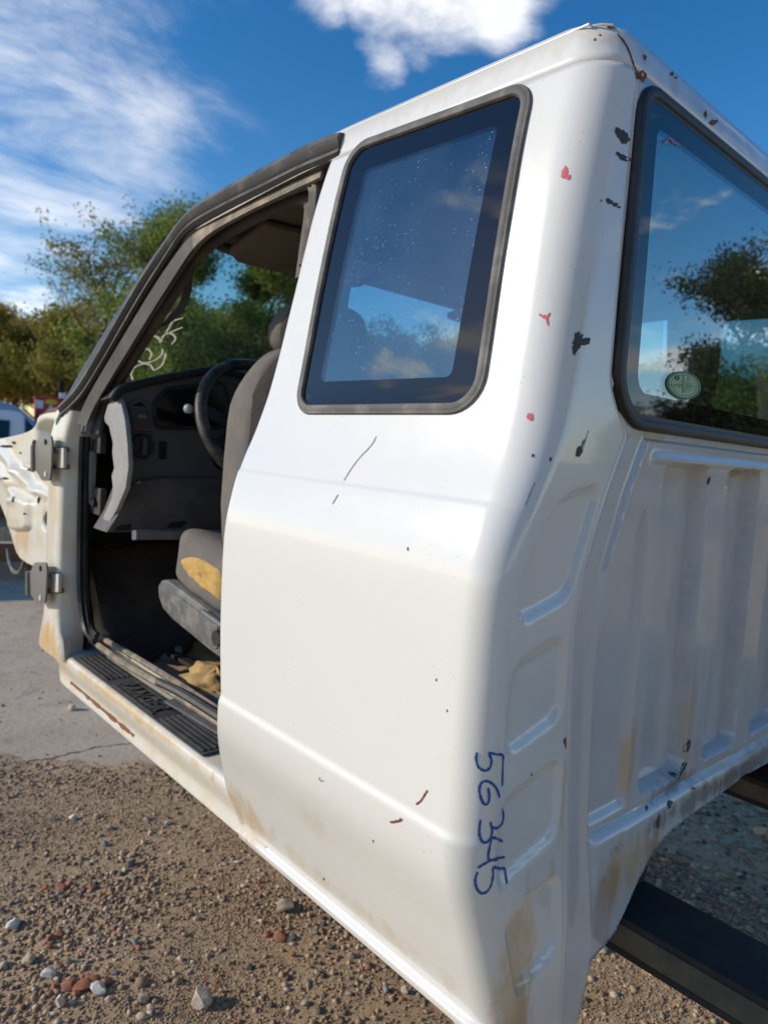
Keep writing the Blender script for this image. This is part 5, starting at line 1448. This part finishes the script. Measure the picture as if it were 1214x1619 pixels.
def tree(key, name, label, u, dist, sc, mat, rz, group, flip_axis=None, loc=None):
    p = ground_at(u, dist) if loc is None else np.array(loc)
    root = empty(name, label, 'tree', tuple(p), rz, group); root.scale = (sc, sc, sc)
    t, c = PROTO[key]
    link(bpy.data.objects.new('trunk', t), root)
    co = bpy.data.objects.new('crown', c); link(co, root); co.material_slots[0].link = 'OBJECT'; co.material_slots[0].material = MAT[mat]
    return root
GT = 'trees along the far edge of the yard'
tree('bushy', 'autumn_tree', 'ochre autumn tree at the far left edge behind the parked vehicles', -40, 42, 1.15, 'leaf_autumn', .3, GT)
tree('bushy', 'autumn_tree', 'low rusty brown autumn tree right above the silver sport utility roof', 22, 44, 1.0, 'leaf_autumn', 2.1, GT)
tree('bushy', 'autumn_tree', 'yellow olive bushy tree above the red cabinet', 68, 40, 1.0, 'leaf_olive', 4.0, GT)
tree('bushy', 'autumn_tree', 'yellow green bushy tree close beside the windshield pillar', 118, 38, 1.1, 'leaf_olive', 5.1, GT)
tree('bushy', 'autumn_tree', 'bare topped brown tree standing in front of the low cloud', -5, 50, 1.25, 'leaf_autumn', 1.1, GT)
tree('sparse', 'thin_leaved_tree', 'thin leaved tree with open branches against the blue sky', 178, 34, 1.12, 'leaf_olive', 1.0, GT)
tree('tall', 'evergreen_tree', 'dense dark green tree rising behind the top of the windshield pillar', 268, 34, 1.02, 'leaf_olive', 2.0, GT)
tree('bushy', 'autumn_tree', 'olive bushy tree hidden mostly behind the windshield pillar', 165, 42, 1.15, 'leaf_olive', .7, GT)
GW = 'trees seen through the windshield'
tree('near', 'yard_tree', 'green tree seen through the left part of the windshield', 305, 21, .84, 'leaf_green', 1.4, GW)
tree('near', 'yard_tree', 'tall yellowish green tree seen through the middle of the windshield', 375, 22, .90, 'leaf_green', 3.3, GW)
tree('near', 'yard_tree', 'green tree seen through the windshield beside the headrest', 440, 22, .84, 'leaf_olive', 5.0, GW)
tree('bushy', 'yard_tree', 'low green tree seen through the windshield behind the number', 245, 26, 1.0, 'leaf_green', 5.4, GW)
tree('near', 'yard_tree', 'green tree filling the windshield right of the grab handle', 335, 23, .92, 'leaf_green', .2, GW)
tree('tall', 'yard_tree', 'tall green tree seen through the windshield under the sun visor', 410, 25, .82, 'leaf_green', 4.2, GW)
for (u, dist, sc, mat, rz, lab) in ((490, 26, .95, 'leaf_olive', .3, 'olive tree seen through the driver side of the quarter glass'), (545, 27, .9, 'leaf_green', 1.3, 'green tree seen dimly at the left of the quarter glass'),
        (600, 26, .86, 'leaf_olive', 2.3, 'olive tree seen dimly in the middle of the quarter glass'), (655, 27, .88, 'leaf_green', 3.2, 'green tree seen dimly at the right of the quarter glass'),
        (715, 28, .9, 'leaf_olive', 4.4, 'yellowish tree seen dimly through both rear side windows'), (880, 26, .74, 'leaf_olive', 2.9, 'olive tree beyond the passenger door behind the rear pillar'),
        (960, 26, .76, 'leaf_green', 5.6, 'green tree beyond the passenger door at the left of the rear glass'), (1040, 27, .78, 'leaf_olive', 4.4, 'yellowish tree beyond the passenger door near the oval sticker'),
        (1120, 26, .76, 'leaf_green', 1.7, 'green tree beyond the passenger side in the middle of the rear glass'), (1200, 27, .78, 'leaf_olive', .9, 'olive tree beyond the passenger side at the right picture edge')):
    tree('bushy', 'yard_tree', lab, u, dist, sc, mat, rz, GW)
# trees behind the photographer that show only as reflections in the rear glass
GR = 'trees mirrored in the rear glass'
for (u, dist, sc, key, mat, rz, lab) in ((1135, 17, .66, 'near', 'leaf_dark', .3, 'dark tree mirrored in the middle of the rear glass'), (1200, 18, .74, 'near', 'leaf_dark', 2.2, 'tall dark tree mirrored at the right of the rear glass'),
                                        (1060, 19, .45, 'bushy', 'leaf_dark', 3.0, 'low dark tree mirrored near the oval sticker'), (1320, 20, .75, 'near', 'leaf_green', 4.1, 'dark green tree standing behind the cab to the right'),
                                        (1000, 21, .45, 'bushy', 'leaf_olive', 1.2, 'low olive tree mirrored at the left edge of the rear glass'), (1450, 22, .9, 'near', 'leaf_green', 5.2, 'green tree far behind the cab on the right'),
                                        (1165, 16, .55, 'bushy', 'leaf_dark', 1.9, 'dense low dark tree mirrored between the two taller ones'), (1090, 20, .52, 'near', 'leaf_dark', 4.6, 'small dark tree mirrored right above the oval sticker')):
    d = ray(u, 740); h = unit((d[0], -d[1])); o_ = np.array((CAM[0], -CAM[1]))
    tree(key, 'tree', lab, 0, 0, sc, mat, rz, GR, loc=(o_[0] + h[0] * dist, o_[1] + h[1] * dist, GZ))

# unseen trees added behind the camera to block low sky from the back wall
for i, (x, y, sc, rz, lab) in enumerate(((-13, -15, 1.2, .4, 'unseen dark tree added far behind and left of the cab'), (-7.5, -17, 1.3, 1.7, 'unseen tall dark tree added behind and left of the cab'), (-2, -16, 1.2, 2.6, 'unseen dark tree added straight behind the side panel'),
        (3, -17, 1.3, 3.9, 'unseen tall dark tree added straight behind the back wall'), (8, -15, 1.1, 5.0, 'unseen dark tree added behind and right of the cab'))):
    tree('bushy', 'tree', lab, 0, 0, sc, 'leaf_dark', rz, 'unseen trees added behind the camera', loc=(x, y, GZ))

# ---- parked vehicles
def wheel(parent, x, y, r=.34):
    W_ = empty('wheel', parent=parent, loc=(x, y, r)); W_.rotation_euler = (PI / 2, 0, 0)
    bm = bmesh.new(); bmesh.ops.create_cone(bm, cap_ends=True, segments=28, radius1=r, radius2=r, depth=.22); bmesh.ops.bevel(bm, geom=[e for e in bm.edges if e.calc_face_angle(0) > 1], offset=.03, segments=2, affect='EDGES'); from_bm('tyre', bm, 'tyre', W_)
    bm = bmesh.new(); bmesh.ops.create_cone(bm, cap_ends=True, segments=20, radius1=r * .62, radius2=r * .62, depth=.23); from_bm('wheel_rim', bm, 'chrome_grey', W_)
def vehicle(name, label, cat, loc, rz, lower, green, wins, width, mat, wheels, extras=()):
    """lower: side outline of the body; green: side outline of the glasshouse; wins: side window outlines (x, z); near side is y = -width/2"""
    R_ = empty(name, label, cat, loc, rz, 'vehicles parked in the yard'); hw = width / 2
    prism('body', [(x, -hw, z) for x, z in lower], (0, width, 0), mat, R_, .04)
    bm = bmesh.new(); zmin = min(z for _, z in green); zmax = max(z for _, z in green)
    a = [bm.verts.new((x, -hw + .02 + .16 * (z - zmin) / (zmax - zmin), z)) for x, z in green]; b_ = [bm.verts.new((x, hw - .02 - .16 * (z - zmin) / (zmax - zmin), z)) for x, z in green]
    bm.faces.new(a); bm.faces.new(b_[::-1]); n = len(a)
    for i in range(n): bm.faces.new((a[i], b_[i], b_[(i + 1) % n], a[(i + 1) % n]))
    bmesh.ops.recalc_face_normals(bm, faces=bm.faces); bmesh.ops.bevel(bm, geom=list(bm.edges), offset=.025, segments=2, affect='EDGES'); from_bm('cabin', bm, mat, R_)
    for wn in wins:
        for s in (-1, 1):
            pts = [(x, s * (hw - .012 - .16 * (z - zmin) / (zmax - zmin)), z) for x, z in wn]
            prism('side_window', pts, (0, s * .012, 0), 'car_glass', R_)
    # windscreen and rear screen
    for q in extras: q(R_, hw)
    for x in wheels:
        for s in (-1, 1): wheel(R_, x, s * (hw - .1))
    return R_
def quad(name, pts, th, mat): return lambda R_, hw: prism(name, [(x, y * hw, z) for x, y, z in pts], th, mat, R_)
heading = right_of(30)
lowS = [(-2.3, .42), (-1.75, .38), (-1.7, .72), (-1.3, .80), (-.95, .70), (-.9, .36), (1.0, .36), (1.05, .70), (1.4, .80), (1.78, .70), (1.85, .42), (2.3, .45), (2.34, .80), (2.2, 1.02), (1.2, 1.12), (-2.28, 1.12), (-2.36, .8)]
grS = [(-2.25, 1.10), (1.15, 1.10), (.50, 1.68), (.30, 1.74), (-2.0, 1.76), (-2.12, 1.70)]
winS = [[(-2.08, 1.18), (-1.25, 1.18), (-1.25, 1.60), (-1.98, 1.60)], [(-1.15, 1.18), (-.35, 1.18), (-.35, 1.60), (-1.15, 1.60)], [(-.25, 1.18), (.92, 1.18), (.50, 1.60), (-.25, 1.60)]]
def rack(R_, hw):
    for s in (-1, 1): tube('roof_rail', [(-1.9, s * (hw - .22), 1.80), (.1, s * (hw - .22), 1.80)], .02, 'seal_black', R_)
    for x in (-1.5, -.3): tube('roof_bar', [(x, -hw + .22, 1.80), (x, hw - .22, 1.80)], .018, 'chrome_grey', R_)
    tube('antenna', [(-1.0, 0, 1.75), (-1.0, 0, 1.90)], .03, 'plain_white', R_)
    for s in (-1, 1): prism('headlight', [(2.26, s * (hw - .30), .78), (2.26, s * (hw - .02), .78), (2.22, s * (hw - .02), .96), (2.22, s * (hw - .30), .96)], (.06, 0, 0), 'plain_white', R_)
    for s in (-1, 1): box('tail_light', (-2.38, s * (hw - .12) - .06, .85), (-2.28, s * (hw - .12) + .06, 1.1), 'lamp_red', R_, .01)
    prism('windscreen', [(1.10, -hw + .10, 1.16), (1.10, hw - .10, 1.16), (.56, hw - .22, 1.66), (.56, -hw + .22, 1.66)], (.02, 0, .015), 'car_glass', R_)
p = ground_at(33, 14.2); fwd = heading
suv = vehicle('parked_suv', 'silver blue sport utility vehicle parked at the far left under the trees', 'suv', tuple(p + np.array((-.55 * math.cos(heading), -.55 * math.sin(heading), 0))), heading, lowS, grS, winS, 1.8, 'suv_silver', (-1.32, 1.42), (rack,))
lowP = [(-2.6, .5), (-1.9, .46), (-1.85, .78), (-1.5, .86), (-1.15, .78), (-1.1, .46), (1.2, .46), (1.25, .78), (1.6, .86), (1.95, .78), (2.0, .5), (2.5, .5), (2.5, .95), (1.5, 1.05), (-2.6, 1.05)]
grP = [(-2.58, 1.03), (-.1, 1.03), (-.12, 1.66), (-.20, 1.70), (-2.5, 1.70), (-2.56, 1.64)]
winP = [[(-2.3, 1.18), (-1.4, 1.18), (-1.4, 1.56), (-2.3, 1.56)], [(-1.3, 1.18), (-.3, 1.18), (-.3, 1.56), (-1.3, 1.56)]]
def capx(R_, hw):
    prism('windscreen', [(-.095, -hw + .2, 1.16), (-.095, hw - .2, 1.16), (-.115, hw - .24, 1.60), (-.115, -hw + .24, 1.60)], (.02, 0, 0), 'car_glass', R_)
    for s in (-1, 1): box('headlight', (2.46, s * (hw - .2) - .1, .7), (2.53, s * (hw - .2) + .1, .85), 'plain_white', R_, .01)
p = ground_at(-14, 12.0)
vehicle('parked_truck', 'white pickup truck with a boxy cap in front of the silver sport utility', 'truck', tuple(p + np.array((.55 * math.cos(heading), .55 * math.sin(heading), -.12))), heading, lowP, grP, winP, 1.75, 'white_car_paint', (-1.5, 1.6), (capx,))
# ---- red cabinet with white diamond and yellow oval
p = ground_at(79, 15.0); RCB = empty('red_cabinet', 'bright red cabinet with white diamond and yellow oval beside the sport utility', 'cabinet', tuple(p), heading)
box('cabinet_body', (-.27, -.25, 0), (.27, .25, 1.88), 'red_paint', RCB, .02)
box('cabinet_lid', (-.29, -.27, 1.881), (.29, .27, 1.92), 'red_paint', RCB, .01)
prism('white_diamond', [(0, -.2525, 1.42), (.12, -.2525, 1.60), (0, -.2525, 1.79), (-.12, -.2525, 1.60)], (0, -.006, 0), 'plain_white', RCB)
prism('yellow_oval', [(.0 + .11 * math.cos(a), -.2595, 1.835 + .05 * math.sin(a)) for a in np.linspace(0, 2 * PI, 21)[:-1]], (0, -.006, 0), 'plain_yellow', RCB)
box('white_patch', (-.25, -.258, 1.70), (-.13, -.2515, 1.85), 'plain_white', RCB, .002)
p = ground_at(98, 15.5); PST = empty('marker_post', 'white and pale blue post with a dark top behind the red cabinet', 'post', tuple(p), heading)
box('post_shaft', (-.06, -.06, 0), (.06, .06, 2.05), 'post_white', PST, .01); box('post_cap', (-.075, -.05, 2.051), (.02, .05, 2.30), 'dark_void', PST, .02); box('post_panel', (-.07, -.075, 1.6), (.03, -.062, 1.95), 'post_blue', PST, .003)
p = ground_at(112, 15.8); tag(prism('scrap_panel', [tuple(p + np.array((x * math.cos(heading), x * math.sin(heading), z))) for x, z in ((-.18, 0), (.45, 0), (.42, 1.7), (.2, 2.1), (-.12, 2.0))], (.05, .2, 0), 'steel_dark', None, .01), 'dark scrap metal panel standing beside the marker post', 'scrap panel')
# ---- rusty flat trailer frame standing just ahead of the cab
p = ground_at(-30, 7.2); hh = heading + .03; TR = empty('flat_trailer', 'rusty brown flat trailer frame standing ahead of the cab at the far left', 'trailer', tuple(p), hh)
box('side_rail', (-2.6, -.06, .62), (.75, .06, .92), 'rust_brown', TR, .01); box('side_rail', (-2.6, 1.5, .62), (.75, 1.62, .92), 'rust_brown', TR, .01)
for k in range(8): box('deck_plank', (-2.6 + .42 * k, -.10, .921), (-2.6 + .42 * k + .40, 1.66, .965), 'rust_brown', TR, .006)
box('lower_beam', (-2.6, -.04, .36), (.72, .06, .50), 'stone_tan', TR, .01); box('bumper_beam', (-2.6, -.09, .18), (.72, -.01, .34), 'rust_brown', TR, .01)
for x in (-1.9, .45): box('leg', (x - .06, .0, 0), (x + .06, .12, .62), 'rust_brown', TR, .01)
for x in (-1.9, .45): box('leg', (x - .06, 1.44, 0), (x + .06, 1.499, .62), 'rust_brown', TR, .01)
